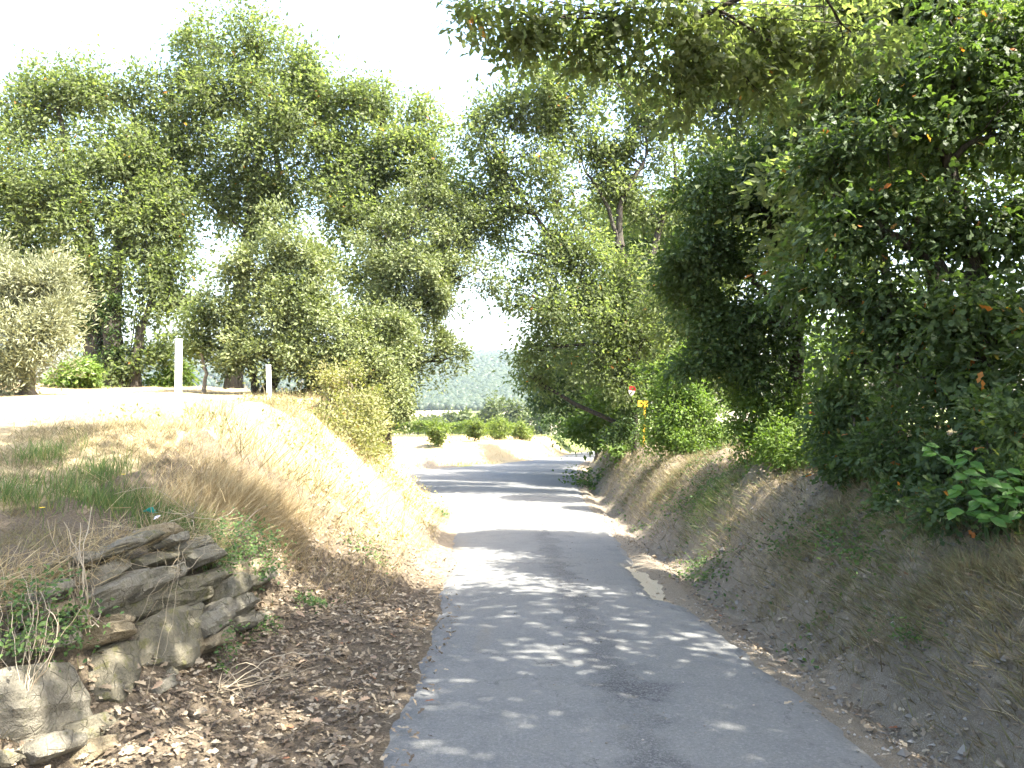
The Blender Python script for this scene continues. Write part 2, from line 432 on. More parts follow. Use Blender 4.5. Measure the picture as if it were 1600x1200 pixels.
m_green = np.maximum(m_green, 0.8 * np.exp(-(((x_ + 1.6) / 2.2) ** 2 + ((y_ - 42.6) / 1.3) ** 2)))
ground = link('ground', np_mesh('ground', np.stack([x_, y_, GZ.ravel()], 1), [grid_faces(len(gx), len(gy))], GROUND,
              {'dry': m_dry, 'litter': m_litter, 'gravel': m_gravel, 'wood': m_wood, 'green': m_green}, True))
tag(ground, 'dry grassy ground with earth banks on both sides of the lane', kind='structure')

# the lane: one sheet with ragged edges, a few centimetres above the soil
ry = np.array(list(np.arange(-13, 2, 0.3)) + list(np.arange(2, 26, 0.07)) + list(np.arange(26, 88, 0.35)))
nc = 30
uu = np.linspace(0, 1, nc)[None, :]
rl = road_l(ry)[:, None]; rr = road_r(ry)[:, None]
RX = rl + (rr - rl) * uu
RY = np.repeat(ry[:, None], nc, 1)
mid = (rl + rr) / 2
RZ = road_z(RY) + 0.012 + 0.035 * (1 - ((uu - 0.5) * 2) ** 2) * (ry[:, None] < 40) + 0.02 * fbm(RX * 0.7, RY * 0.7, 61, 2)
RZ = RZ - 0.06 * ((uu < 0.001) | (uu > 0.999))
RX2 = RX.copy()
c0 = np.interp(RY, [0, 4.5, 16, 25], [0.85, 0.69, 0.40, 0.4])
coarse = 0.72 * np.exp(-((RX - c0 - 0.1) / 0.30) ** 2) * (RY < 22)
coarse = np.maximum(coarse, 0.45 * (RY > 20))
def blob(px, py, sx, sy):
    dd = EYE / ((py - 600) / FPX - 0.058)
    cx = (px - 800) / FPX * dd
    return np.exp(-(((RX - cx) / sx) ** 2 + ((RY - dd) / sy) ** 2))
patch = 0.95 * blob(1000, 1085, 0.33, 0.30) + 0.35 * blob(930, 1160, 0.3, 0.3)
dust = 0.85 * blob(975, 1147, 0.09, 0.10) + 0.75 * blob(755, 1000, 0.12, 0.7) + 0.8 * blob(712, 870, 0.22, 3.0) + 0.6 * blob(1010, 850, 0.25, 1.6)
dust = np.maximum(dust, 0.62 * smooth01(1 - (RX - rl) / 0.22)); dust = np.maximum(dust, 0.62 * smooth01(1 - (rr - RX) / 0.25))
dust = np.maximum(dust, 0.5 * (RY > 21) * (RX < c0 - 1.5))
road = link('road', np_mesh('road', np.stack([RX.ravel(), RY.ravel(), RZ.ravel()], 1), [grid_faces(nc, len(ry))], ROAD,
            {'coarse': coarse.ravel(), 'patch': patch.ravel(), 'dust': dust.ravel()}, True))
tag(road, 'narrow worn grey asphalt lane curving out of sight', kind='structure')

# sandy hole where the asphalt has broken away at the edge
k = NT('bare_sand'); _p = k.pos(); _n = k.noise(60, 5, 0.7, _p)
SAND = k.finish(k.principled(k.mix(k.ramp(_n, [(0.3, 0.0), (0.7, 1.0)]), (0.27, 0.225, 0.15), (0.42, 0.37, 0.27)), 0.95, k.bump(_n, 0.6, 0.01), 0.1))
sy = np.arange(9.0, 11.46, 0.06); su = np.linspace(0, 1, 10)[None, :]
sl = (road_r(sy) - 0.08)[:, None]; sw = (0.08 + 0.26 * np.sin(np.clip((sy - 8.95) / 2.6, 0, 1) * math.pi) ** 0.5 * (1 - 0.35 * (sy - 9) / 2.5) + 0.08 * fbm(sy * 4, sy * 0, 71))[:, None]
SX = sl + sw * su; SY = np.repeat(sy[:, None], 10, 1)
SZ = np.maximum(H(SX, SY), road_z(SY) - 0.045) + 0.006
tag(link('sand_patch', np_mesh('sand_patch', np.stack([SX.ravel(), SY.ravel(), SZ.ravel()], 1), [grid_faces(10, len(sy))], SAND, None, True)),
    'bare sandy strip beside the broken asphalt edge', kind='structure')

# ------------------------------------------------------------------ vegetation builders
RHOMB = (np.array([(0, 0, 0), (0.45, 0.27, 0.07), (1, 0, -0.05), (0.45, -0.27, 0.07)]), np.array([(0, 1, 2, 3)]))
NARROW = (np.array([(0, 0, 0), (0.5, 0.12, 0.02), (1, 0, -0.08), (0.5, -0.12, 0.02)]), np.array([(0, 1, 2, 3)]))
ELLIPT = (np.array([(0, 0, 0), (0.22, 0.19, 0.05), (0.6, 0.25, 0.05), (1, 0, -0.10), (0.6, -0.25, 0.05), (0.22, -0.19, 0.05), (0.4, 0, -0.01), (0.7, 0, -0.03)]),
          np.array([(0, 6, 2, 1), (6, 7, 3, 2), (0, 5, 4, 6), (6, 4, 3, 7)]))
_ok = [(0.0, 0.015), (0.16, 0.10), (0.24, 0.07), (0.36, 0.21), (0.46, 0.13), (0.60, 0.27), (0.70, 0.15), (0.84, 0.20), (0.90, 0.09), (1.0, 0.03)]
OAKLEAF = (np.array([(u, 0, -0.06 * u * u) for u, v in _ok] + [(u, v, 0.35 * v - 0.06 * u * u) for u, v in _ok] + [(u, -v, 0.35 * v - 0.06 * u * u) for u, v in _ok]),
           np.array([(i, i + 1, 11 + i, 10 + i) for i in range(9)] + [(i + 1, i, 20 + i, 21 + i) for i in range(9)]))
_ok2 = [(0.0, 0.02), (0.30, 0.19), (0.44, 0.09), (0.72, 0.25), (1.0, 0.04)]
OAKLITE = (np.array([(u, v, 0.3 * v - 0.06 * u * u) for u, v in _ok2] + [(u, -v, 0.3 * v - 0.06 * u * u) for u, v in _ok2]),
           np.array([(i, i + 5, i + 6, i + 1) for i in range(4)]))

def leaf_geo(rng, P, D, Nn, size, tmpl):
    """many leaves at P pointing along D with face normal Nn -> verts, faces, tint"""
    T, F = tmpl
    D = norm(D); Sd = norm(np.cross(Nn, D)); Nn = np.cross(D, Sd)
    n = len(P); k = len(T)
    s = np.broadcast_to(np.asarray(size, float), (n,))[:, None, None]
    V = P[:, None, :] + s * (T[None, :, 0:1] * D[:, None, :] + T[None, :, 1:2] * Sd[:, None, :] + T[None, :, 2:3] * Nn[:, None, :])
    Fa = (F[None] + (np.arange(n) * k)[:, None, None]).reshape(-1, F.shape[1])
    tint = np.repeat(rng.random(n), k)
    return V.reshape(-1, 3), Fa, tint

def tube(pts, rad, sides=6):
    pts = np.asarray(pts, float); rad = np.asarray(rad, float)
    t = norm(np.gradient(pts, axis=0))
    ref = np.where(np.abs(t[:, 2:3]) > 0.9, np.array([[1.0, 0.1, 0]]), np.array([[0, 0.1, 1.0]]))
    a = norm(np.cross(t, ref)); b = np.cross(t, a)
    th = np.linspace(0, 2 * math.pi, sides, endpoint=False)
    V = pts[:, None, :] + rad[:, None, None] * (np.cos(th)[None, :, None] * a[:, None, :] + np.sin(th)[None, :, None] * b[:, None, :])
    m = len(pts)
    F = []
    for i in range(m - 1):
        for j in range(sides):
            F.append((i * sides + j, i * sides + (j + 1) % sides, (i + 1) * sides + (j + 1) % sides, (i + 1) * sides + j))
    V = V.reshape(-1, 3)
    return V, np.array(F)

def join(parts):
    Vs, Fs, off = [], [], 0
    for V, F in parts:
        Vs.append(V); Fs.append(F + off); off += len(V)
    return np.concatenate(Vs), np.concatenate(Fs)

def curve(P, n=12, wob=0.0, rng=None):
    """Catmull-Rom through the points"""
    P = np.asarray(P, float)
    Q = np.vstack([2 * P[0] - P[1], P, 2 * P[-1] - P[-2]])
    out = []
    m = len(P) - 1
    per = max(2, n // m)
    for i in range(m):
        p0, p1, p2, p3 = Q[i:i + 4]
        for t in np.linspace(0, 1, per, endpoint=False):
            out.append(0.5 * (2 * p1 + (p2 - p0) * t + (2 * p0 - 5 * p1 + 4 * p2 - p3) * t * t + (3 * p1 - p0 - 3 * p2 + p3) * t ** 3))
    out.append(P[-1])
    out = np.array(out)
    if wob and rng is not None:
        out[1:-1] += rng.normal(0, wob, (len(out) - 2, 3))
    return out

def C(px, py, d, rx, rz, dep=None):
    """a foliage clump: centre at depth d, radii given in photograph pixels (depth radius in metres)"""
    c = at(px, py, d)
    rX, rZ = rx / FPX * d, rz / FPX * d
    return (c[0], c[1], c[2], rX, dep if dep else 0.9 * rX, rZ)

def crown_points(rng, clumps, n, subscale, shell=0.7, flat=0.75, gap=1.0):
    cl = np.array(clumps, float)
    if len(cl) > 5:                       # boughs between neighbouring clumps, so that none stands as a ball
        add = []
        for i in range(len(cl)):
            dd = np.linalg.norm(cl[:, :3] - cl[i, :3], axis=1); dd[i] = 1e9
            j = np.argsort(dd)[rng.integers(0, 3)]
            if dd[j] < 1.6 * (cl[i, 3] + cl[j, 3]):
                q = (cl[i] + cl[j]) / 2
                q[3:6] *= rng.uniform(0.55, 0.85, 3); q[:3] += rng.normal(0, 0.2, 3) * q[3:6]
                add.append(q)
        if add: cl = np.vstack([cl, np.array(add)])
    area = cl[:, 3] * cl[:, 5] + cl[:, 3] * cl[:, 4]
    subs, owner = [], []
    for i, c in enumerate(cl):
        r = (c[3] * c[4] * c[5]) ** (1 / 3)
        k = max(5, int(5.0 * (r / subscale) ** 2 * gap))
        d = norm(rng.normal(size=(k, 3)))
        rad = rng.uniform(shell * 0.45, 1.0, (k, 1)) ** 0.6 * rng.choice([0.8, 1.0, 1.0, 1.2, 1.32], (k, 1))
        subs.append(c[:3] + d * rad * c[3:6] * 0.92)
        owner += [i] * k
    subs = np.concatenate(subs); owner = np.array(owner)
    w = area[owner] / np.bincount(owner, minlength=len(cl))[owner] * rng.uniform(0.45, 1.5, len(owner))
    idx = rng.choice(len(subs), n, p=w / w.sum())
    off = rng.normal(size=(n, 3)) * np.array([1, 1, flat]) * subscale * 0.52 * rng.uniform(0.6, 1.25, (len(subs), 1))[idx]
    P = subs[idx] + off
    out = norm(P - cl[owner[idx], :3])
    R_ = float(np.median(cl[:, 3]))
    f1, a1 = 0.9 / R_, 0.55 * R_
    wx = noise2(P[:, 0] * f1 + 3, P[:, 2] * f1 + P[:, 1] * f1 * 0.7, 401) - 0.5
    wy = noise2(P[:, 1] * f1 + 7, P[:, 2] * f1 + P[:, 0] * f1 * 0.7, 402) - 0.5
    wz = noise2(P[:, 0] * f1 + P[:, 1] * f1 * 0.6, P[:, 2] * f1 * 0.5 + 5, 403) - 0.5
    P = P + a1 * np.stack([wx, wy, 1.2 * wz], 1)
    owner = np.minimum(owner, len(clumps) - 1)
    return P, off, out, subs, owner

def crown_mesh(rng, clumps, n, size, tmpl, mat, subscale=0.6, droop=0.25, shell=0.7, gap=1.0, twig=0):
    P, off, out, subs, owner = crown_points(rng, clumps, n, subscale, shell, gap=gap)
    D = norm(off) * 0.6 + rng.normal(size=(n, 3)) * 0.55 + out * 0.3 + np.array([0, 0, -droop])
    Nn = rng.normal(size=(n, 3)) * 0.55 + np.array([0, 0, 0.75]) + out * 0.35
    V, F, t = leaf_geo(rng, P, D, Nn, size * rng.uniform(0.5, 1.45, n), tmpl)
    # neighbouring leaves share a shade, sprays differ
    sub_t = noise2(P[:, 0] * 1.7 + P[:, 2] * 0.9, P[:, 1] * 1.7 + P[:, 2] * 1.3, 17)
    k = len(tmpl[0])
    rare = t > 0.988
    t = np.where(rare, t, np.clip(0.55 * t + 0.45 * np.repeat(sub_t, k), 0, 0.96))
    me = np_mesh('crown', V, [F], mat, {'tint': t})
    return me, subs, owner

def limb_meshes(rng, stems, clumps, subs, owner, thick, sides=5, subr=True):
    """one limb per clump: from the nearest lower stem point to the clump, with side branches to its sprays"""
    st = np.concatenate([s for s, _ in stems]); sr = np.concatenate([r for _, r in stems])
    res = []
    for i, c in enumerate(clumps):
        c3 = np.array(c[:3])
        dv = c3 - st
        cost = np.linalg.norm(dv, axis=1) + 3.0 * np.maximum(0, st[:, 2] - c3[2] + 0.25 * np.hypot(dv[:, 0], dv[:, 1]))
        j = int(np.argmin(cost))
        a = st[j]; L = np.linalg.norm(c3 - a)
        r0 = min(sr[j] * 0.75, thick * (0.35 + 0.14 * L))
        midp = (a + c3) / 2 + np.array([0, 0, 0.10 * L]) + rng.normal(0, 0.07 * L, 3)
        p = curve([a, midp, c3], 6, 0.015 * L, rng)
        parts = [tube(p, np.linspace(r0, r0 * 0.35, len(p)), sides)]
        if subr:
            mine = subs[owner == i]
            for s in mine[:12]:
                k = rng.integers(len(p) // 2, len(p))
                b0 = p[k]
                q = np.array([b0, (b0 + s) / 2 + rng.normal(0, 0.05, 3), s])
                rb = r0 * 0.34
                parts.append(tube(q, np.linspace(rb, rb * 0.25, len(q)), 3))
        res.append(join(parts))
    return res

def make_tree(name, label, cat, base, stems, clumps, n, size, tmpl, mat, bark=BARK, group=None, seed=1, subscale=0.6, droop=0.25,
              shell=0.7, gap=1.0, thick=0.10, subr=True, extra=None, limbs=True):
    """tree > trunk (each stem), limb (each), crown. stems: list of (points, base radius, tip radius)"""
    rng = np.random.default_rng(seed)
    bz = float(H(np.array([base[0]]), np.array([base[1]]))[0])
    root = empty(name, (base[0], base[1], bz))
    tag(root, label, cat, group)
    S_ = []
    for pts, r0, r1 in stems:
        p = curve(pts, 14, 0.02, rng)
        q = np.linspace(0, 1, len(p))
        r = r0 + (r1 - r0) * q ** 0.8
        r[0] *= 1.35
        S_.append((p, r))
        V, F = tube(p, r, 9)
        V = V + (0.10 * r.repeat(9)[:, None]) * rng.normal(size=V.shape)
        link('trunk', np_mesh('trunk', V, [F], bark, None, True), root)
    me, subs, owner = crown_mesh(rng, clumps, n, size, tmpl, mat, subscale, droop, shell, gap)
    if limbs:
        for V, F in limb_meshes(rng, S_, clumps, subs, owner, thick, subr=subr):
            link('limb', np_mesh('limb', V, [F], bark, None, True), root)
    link('crown', me, root)
    if extra:
        for e in extra:
            m2, _, _ = crown_mesh(rng, e['clumps'], e['n'], e['size'], e.get('tmpl', tmpl), e.get('mat', mat), e.get('subscale', subscale), droop)
            link(e.get('name', 'crown'), m2, root)
    return root

def g(x, y, dz=0.0):
    return np.array([x, y, float(H(np.array([x]), np.array([y]))[0]) + dz])

# ------------------------------------------------------------------ left: trees on the plateau
OAKS = 'tall oaks behind the sunny meadow'
b = g(-12.9, 24.5, -0.2)
make_tree('oak_tree', 'broad green oak behind the olive tree with dark ivied trunk', 'tree', b[:2],
          [([b, at(150, 500, 24.6), at(140, 380, 25), at(110, 250, 25.5), at(90, 170, 25.5)], 0.34, 0.06)],
          [C(40, 165, 26, 75, 65), C(120, 140, 25.5, 55, 55), C(10, 260, 25, 70, 70), C(90, 260, 25, 80, 65), C(40, 350, 25, 80, 60), C(120, 350, 24.5, 65, 55), C(90, 440, 25, 65, 50), C(15, 430, 25.5, 60, 55), C(130, 510, 25, 38, 50)],
          42000, 0.138, RHOMB, OAK, group=OAKS, seed=11, subscale=0.62, gap=1.6, shell=0.3,
          extra=[dict(name='ivy', clumps=[C(148, 570, 24.5, 13, 35), C(150, 500, 24.5, 13, 40)], n=2600, size=0.11, mat=DARK, subscale=0.3)])
b = g(-12.1, 24.2, -0.2)
make_tree('oak_tree', 'oak with a leaning trunk left of the white post', 'tree', b[:2],
          [([b, at(176, 500, 24.3), at(185, 400, 24.8), at(205, 270, 25.5), at(215, 190, 26)], 0.36, 0.06),
           ([g(-11.5, 24.3, -0.1), at(215, 540, 24.3), at(232, 480, 24.5), at(265, 400, 25)], 0.2, 0.05)],
          [C(190, 150, 26, 55, 55), C(230, 230, 26, 65, 60), C(170, 240, 25, 55, 55), C(200, 330, 25, 65, 55), C(270, 320, 25.5, 50, 55), C(180, 420, 24.5, 55, 45), C(255, 400, 25, 55, 45), C(292, 460, 25, 40, 45), C(250, 545, 24.8, 42, 28), C(200, 580, 24.3, 28, 28)],
          42000, 0.138, RHOMB, OAK, group=OAKS, seed=12, subscale=0.62, gap=1.6, shell=0.3,
          extra=[dict(name='ivy', clumps=[C(178, 570, 24.2, 15, 40), C(178, 490, 24.2, 14, 40)], n=3000, size=0.11, mat=DARK, subscale=0.3)])
b = g(-9.2, 26.3, -0.2)
make_tree('oak_tree', 'tallest oak, its crown rising above all others into white sky', 'tree', b[:2],
          [([b, at(375, 450, 26.5), at(395, 330, 26.5), at(405, 220, 26.8), at(400, 110, 27)], 0.34, 0.06),
           ([at(385, 400, 26.4), at(430, 300, 26.4), at(432, 200, 26.5), at(455, 130, 27)], 0.16, 0.04)],
          [C(315, 70, 27.2, 52, 48), C(395, 55, 27, 62, 45), C(455, 85, 27, 52, 55), C(275, 140, 26.6, 52, 50), C(350, 150, 26.4, 70, 60), C(440, 170, 26.3, 70, 60), C(495, 160, 27, 40, 50), C(310, 235, 26.3, 65, 55), C(400, 255, 26, 70, 55), C(480, 255, 26.3, 60, 55), C(330, 320, 26.3, 55, 50), C(420, 340, 26.5, 60, 40)],
          50000, 0.137, RHOMB, OAK, group=OAKS, seed=13, subscale=0.62, gap=1.5, shell=0.3)
b = g(-4.9, 25.6, -0.2)
make_tree('oak_tree', 'bushy oak standing behind the dark holm oak near the gap', 'tree', b[:2],
          [([b, at(590, 480, 26), at(585, 350, 26), at(590, 240, 26.3), at(600, 160, 26.5)], 0.3, 0.06),
           ([at(588, 400, 26), at(640, 310, 26), at(660, 230, 26.3)], 0.15, 0.04)],
          [C(535, 160, 26.5, 52, 50), C(600, 150, 26.5, 50, 45), C(655, 190, 26.3, 42, 45), C(530, 250, 26, 60, 55), C(605, 250, 25.8, 65, 60), C(675, 260, 25.6, 45, 50), C(545, 340, 25.6, 60, 55), C(620, 340, 25.5, 65, 50), C(695, 320, 25.5, 38, 45), C(560, 430, 25.5, 60, 50)],
          42000, 0.138, RHOMB, OAK, group=OAKS, seed=14, subscale=0.62, gap=1.6, shell=0.3)

b = g(-10.4, 17.2, -0.1)
make_tree('olive_tree', 'pale grey-green olive tree at the edge of the meadow', 'tree', b[:2],
          [([b, at(45, 560, 17.2), at(40, 480, 17.2), at(30, 420, 17.2)], 0.16, 0.05)],
          [C(20, 430, 17, 60, 55), C(75, 440, 17, 50, 50), C(-40, 450, 17, 60, 70), C(10, 510, 16.6, 65, 50), C(85, 510, 16.8, 45, 45), C(50, 565, 16.8, 55, 40), C(-30, 560, 16.8, 60, 50)],
          42000, 0.115, NARROW, OLIVE, BARKL, seed=15, subscale=0.45, droop=-0.3)

b = g(-6.2, 20.3, -0.1)
make_tree('holm_oak', 'sunlit holm oak with pale rounded lobes behind the short white post', 'tree', b[:2],
          [([b, at(430, 560, 20.2), at(440, 480, 20.3), at(450, 400, 20.4)], 0.2, 0.05), ([b + np.array([-0.3, 0, 0]), at(390, 560, 20.3), at(375, 480, 20.4)], 0.12, 0.04)],
          [C(450, 375, 20.4, 52, 45), C(400, 420, 20.2, 55, 48), C(490, 430, 20, 48, 48), C(350, 470, 20.3, 48, 52), C(430, 480, 19.7, 60, 48), C(505, 500, 19.6, 52, 48), C(340, 545, 20.4, 38, 45), C(400, 550, 19.7, 58, 48), C(470, 560, 19.5, 55, 45), C(555, 540, 19.5, 48, 42), C(595, 510, 19.8, 42, 48), C(535, 590, 19.6, 48, 38), C(605, 575, 20, 38, 40)],
          59000, 0.096, RHOMB, HOLM, seed=16, subscale=0.42, droop=-0.05)
b = g(-3.7, 23.2, -0.2)
make_tree('holm_oak', 'dark holm oak with low drooping boughs beside the valley gap', 'tree', b[:2],
          [([b, at(605, 560, 23.3), at(620, 460, 23.4), at(640, 360, 23.5)], 0.24, 0.05), ([at(612, 520, 23.3), at(660, 440, 23.4), at(700, 380, 23.5)], 0.13, 0.04)],
          [C(610, 380, 23.2, 60, 50), C(670, 320, 23.6, 52, 45), C(715, 370, 23.5, 48, 45), C(748, 420, 23.4, 36, 32), C(725, 335, 23.8, 34, 30), C(660, 420, 23, 62, 48), C(625, 470, 23, 58, 45), C(690, 465, 23.3, 52, 30), C(650, 530, 22.8, 52, 42), C(700, 560, 22.9, 36, 30), C(625, 590, 22.8, 45, 40), C(610, 635, 23, 34, 24), C(575, 520, 22.8, 50, 60)],
          53000, 0.101, RHOMB, HOLM, seed=17, subscale=0.45, droop=0.1)
# slim reddish stem left of the holm oak
b = g(-7.7, 20.0, -0.1)
make_tree('young_tree', 'slim young tree with a reddish stem below the holm oak', 'tree', b[:2],
          [([b, at(320, 585, 20), at(312, 540, 20.1), at(318, 500, 20.2)], 0.06, 0.02)],
          [C(315, 500, 20.2, 30, 28), C(300, 540, 20.2, 22, 20)], 3500, 0.09, RHOMB, OAK, BARKL, seed=18, subscale=0.35)
# shrubs under the oaks
for i, (px, py, d, rx, rz, lab, m) in enumerate([(110, 590, 22, 30, 22, 'yellow-green shrub between the olive tree and the ivied trunks', BUSH),
                                               (255, 600, 25, 26, 12, 'low pale shrub under the leaning oak', BUSH),
                                               (520, 600, 21, 60, 35, 'dark shrub in deep shade behind the bramble', DARK)]):
    c = C(px, py, d, rx, rz)
    b = g(c[0], d, 0)
    make_tree('shrub', lab, 'shrub', b[:2], [([b + np.array([0, 0, -0.1]), b + np.array([0.02, 0, 0.15]), np.array([c[0], d, c[2]])], 0.04, 0.015)], [c, (c[0] + 0.25, d, b[2] + 0.3, c[3] * 0.8, c[4], 0.4)], 5000, 0.11, RHOMB, m, seed=30 + i, subscale=0.35, subr=False)

# bramble on the crest of the bank
b = g(-3.1, 15.6, 0)
make_tree('bramble_bush', 'yellowish bramble thicket on the crest of the sunlit bank', 'bush', b[:2],
          [([b + np.array([0, 0, -0.1]), b + np.array([0.05, 0, 0.4]), at(550, 600, 15.8)], 0.03, 0.012), ([b + np.array([-0.4, 0.1, -0.1]), b + np.array([-0.5, 0, 0.4]), at(515, 600, 15.8)], 0.025, 0.01)],
          [C(545, 600, 15.8, 45, 38), C(515, 590, 16, 26, 30), C(580, 630, 15.8, 42, 38), C(520, 650, 15.2, 50, 34), C(470, 655, 14.6, 45, 26), C(590, 680, 15.6, 36, 34), C(440, 680, 13.8, 36, 20), C(540, 690, 14.6, 45, 26)],
          15000, 0.062, RHOMB, BRAMBLE, BARKL, seed=19, subscale=0.30, gap=0.8, thick=0.03, droop=0.1)

# ------------------------------------------------------------------ right: lane-side wood
b = g(3.75, 24.0, -0.3)
make_tree('oak_tree', 'airy oak arching over the lane with bare dark limbs showing', 'tree', b[:2],
          [([b, at(985, 620, 24), at(955, 510, 24), at(905, 435, 24), at(835, 335, 24), at(785, 265, 24)], 0.13, 0.045),
           ([at(972, 565, 24.1), at(985, 450, 24.4), at(965, 375, 24.6), at(940, 305, 24.8), at(915, 270, 25)], 0.12, 0.035),
           ([at(968, 385, 24.6), at(972, 310, 24.8), at(1010, 240, 25), at(1000, 160, 25)], 0.12, 0.03),
           ([at(990, 560, 24.2), at(1020, 400, 25), at(1040, 330, 25.2), at(1056, 280, 25.4), at(1050, 220, 25.5)], 0.15, 0.04)],
          [C(765, 180, 24, 45, 38), C(835, 150, 24, 60, 45), C(920, 125, 25, 70, 48), C(1000, 150, 25.2, 58, 48), C(760, 250, 24, 45, 40), C(835, 240, 24, 60, 42), C(925, 215, 25, 65, 42), C(1020, 235, 25.3, 40, 45), C(800, 325, 24, 50, 35), C(885, 310, 24.4, 48, 36), C(975, 300, 25.5, 40, 35), C(845, 400, 24, 52, 38), C(790, 385, 24, 26, 30),
           C(920, 400, 23.8, 48, 38), C(1000, 440, 24, 48, 42), C(870, 480, 23.6, 60, 40), C(960, 500, 23.6, 58, 45), C(850, 540, 24, 50, 38), C(930, 560, 23.4, 55, 40), C(1010, 530, 23.5, 45, 45), C(970, 590, 23.6, 40, 40), C(735, 215, 24, 34, 36), C(728, 300, 24, 30, 34), C(760, 330, 24, 36, 30), C(880, 180, 24.5, 50, 40), C(800, 290, 24, 40, 36), C(830, 590, 24.5, 34, 36), C(935, 290, 25, 50, 40), C(1000, 330, 25.3, 42, 40), C(965, 235, 25.2, 48, 40), C(1045, 170, 25.5, 44, 40), C(1060, 320, 25.5, 36, 40), C(870, 110, 24.5, 55, 40), C(890, 380, 24, 50, 40), C(950, 450, 24, 50, 45), C(810, 460, 24, 34, 34)],
          70000, 0.126, RHOMB, OAK, seed=21, subscale=0.52, shell=0.3, gap=1.5,
          extra=[dict(name='ivy', clumps=[C(988, 650, 23.8, 16, 34), C(982, 600, 23.8, 16, 34), C(965, 670, 23.7, 20, 24)], n=3600, size=0.10, mat=DARK, subscale=0.3)])
HEDGE = 'roadside trees along the far bend'
for i, (cl, bx, by, lab) in enumerate([
        ([C(850, 600, 34, 48, 40), C(900, 590, 32, 50, 45), C(880, 640, 33, 45, 32), C(920, 640, 31, 45, 40), C(840, 560, 34, 38, 35), C(905, 540, 33, 50, 45), (5.2, 30, 4.6, 1.9, 1.9, 1.5), (5.6, 33, 6.6, 1.9, 1.9, 1.5), (5.0, 28.3, 6.4, 1.6, 1.6, 1.3), (5.4, 36, 4.8, 1.9, 1.9, 1.6), (6.4, 30.5, 8.0, 1.8, 1.8, 1.3)], 3.9, 31, 'rounded dark roadside tree just beyond the arching oak'),
        ([C(860, 640, 44, 32, 32), C(890, 650, 44, 34, 30), C(905, 675, 42, 32, 22), C(870, 600, 46, 35, 30), (6.2, 41.5, 4.0, 2.0, 2.0, 1.8), (6.8, 45, 4.6, 2.0, 2.0, 1.8), (6.0, 39, 5.0, 1.8, 1.8, 1.6), (7.6, 50, 4.4, 2.2, 2.2, 1.8)], 4.4, 42, 'dark leafy tree in the middle of the hedge at the bend'),
        ([C(880, 665, 60, 25, 22), C(910, 660, 62, 32, 28), C(940, 655, 62, 32, 30), C(925, 680, 63, 22, 12), C(868, 668, 68, 26, 20), C(900, 673, 68, 30, 18), C(930, 672, 66, 32, 22), C(955, 682, 60, 30, 20)], 8.4, 64, 'farthest dark tree of the hedge where the lane vanishes'),
        ([C(960, 640, 27, 40, 40), C(930, 670, 28, 38, 24), C(965, 690, 25.5, 30, 22), C(985, 600, 27, 45, 40)], 3.9, 27.5, 'low shady shrub growing round the arching oak trunk')]):
    b = g(bx, by, -0.2)
    c0_ = cl[0]
    make_tree('roadside_tree' if i < 3 else 'shrub', lab, 'tree' if i < 3 else 'shrub', b[:2], [([b, b + np.array([0, 0, 0.7]), b + np.array([-0.2, 0, 1.6])], 0.12, 0.04)], cl, (18000, 12000, 12000, 9000)[i], 0.16, RHOMB, DARK if i != 3 else BUSH, group=HEDGE if i < 3 else None, seed=40 + i, subscale=0.5, subr=False)

b = g(4.4, 12.75, -0.2)
make_tree('evergreen_oak', 'dense dark evergreen oak on the bank in front of the bright shrub', 'tree', b[:2],
          [([b, at(1245, 560, 12.78), at(1238, 450, 12.78), at(1200, 340, 12.78), at(1170, 270, 12.87)], 0.15, 0.04), ([at(1242, 520, 12.78), at(1180, 440, 12.60), at(1110, 380, 12.51)], 0.08, 0.03)],
          [C(1100, 320, 12.60, 48, 48), C(1175, 290, 12.87, 52, 48), C(1070, 400, 12.33, 42, 42), C(1130, 400, 12.42, 55, 48), C(1210, 370, 12.96, 50, 55), C(1075, 480, 12.60, 40, 40), C(1140, 490, 12.42, 52, 45), C(1205, 500, 12.78, 40, 40), C(1110, 560, 12.60, 48, 34), C(1180, 585, 12.60, 50, 36), (4.5, 12.2, 5.2, 0.8, 0.7, 0.8)],
          48000, 0.085, RHOMB, DARK, seed=22, subscale=0.38)
b = g(9.3, 27.5, -0.2)
make_tree('oak_tree', 'backlit yellow-green oak rising behind the dark evergreen oak', 'tree', b[:2],
          [([b, at(1215, 400, 27.5), at(1195, 250, 27.5), at(1180, 120, 27.5)], 0.22, 0.05), ([at(1212, 380, 27.5), at(1250, 230, 27.5), at(1262, 120, 27.5)], 0.13, 0.04)],
          [C(1120, 60, 27.5, 62, 52), C(1200, 50, 27.5, 65, 55), C(1090, 150, 27.5, 48, 48), C(1160, 160, 27.5, 60, 52), C(1240, 150, 27.5, 60, 55), C(1110, 240, 27.5, 48, 42), C(1200, 250, 27.5, 58, 48), C(1290, 230, 27.5, 55, 55), C(1280, 80, 27.5, 60, 60), C(1240, 340, 27.5, 60, 50), C(1320, 330, 27.5, 50, 50), C(1060, 320, 27.5, 40, 40), C(1150, 340, 27.5, 50, 45), C(1350, 130, 27.5, 60, 60), C(1380, 250, 27.5, 60, 60)],
          46000, 0.17, RHOMB, OAK, seed=23, subscale=0.75, shell=0.3, gap=1.4)
b = g(5.0, 20.6, -0.2)
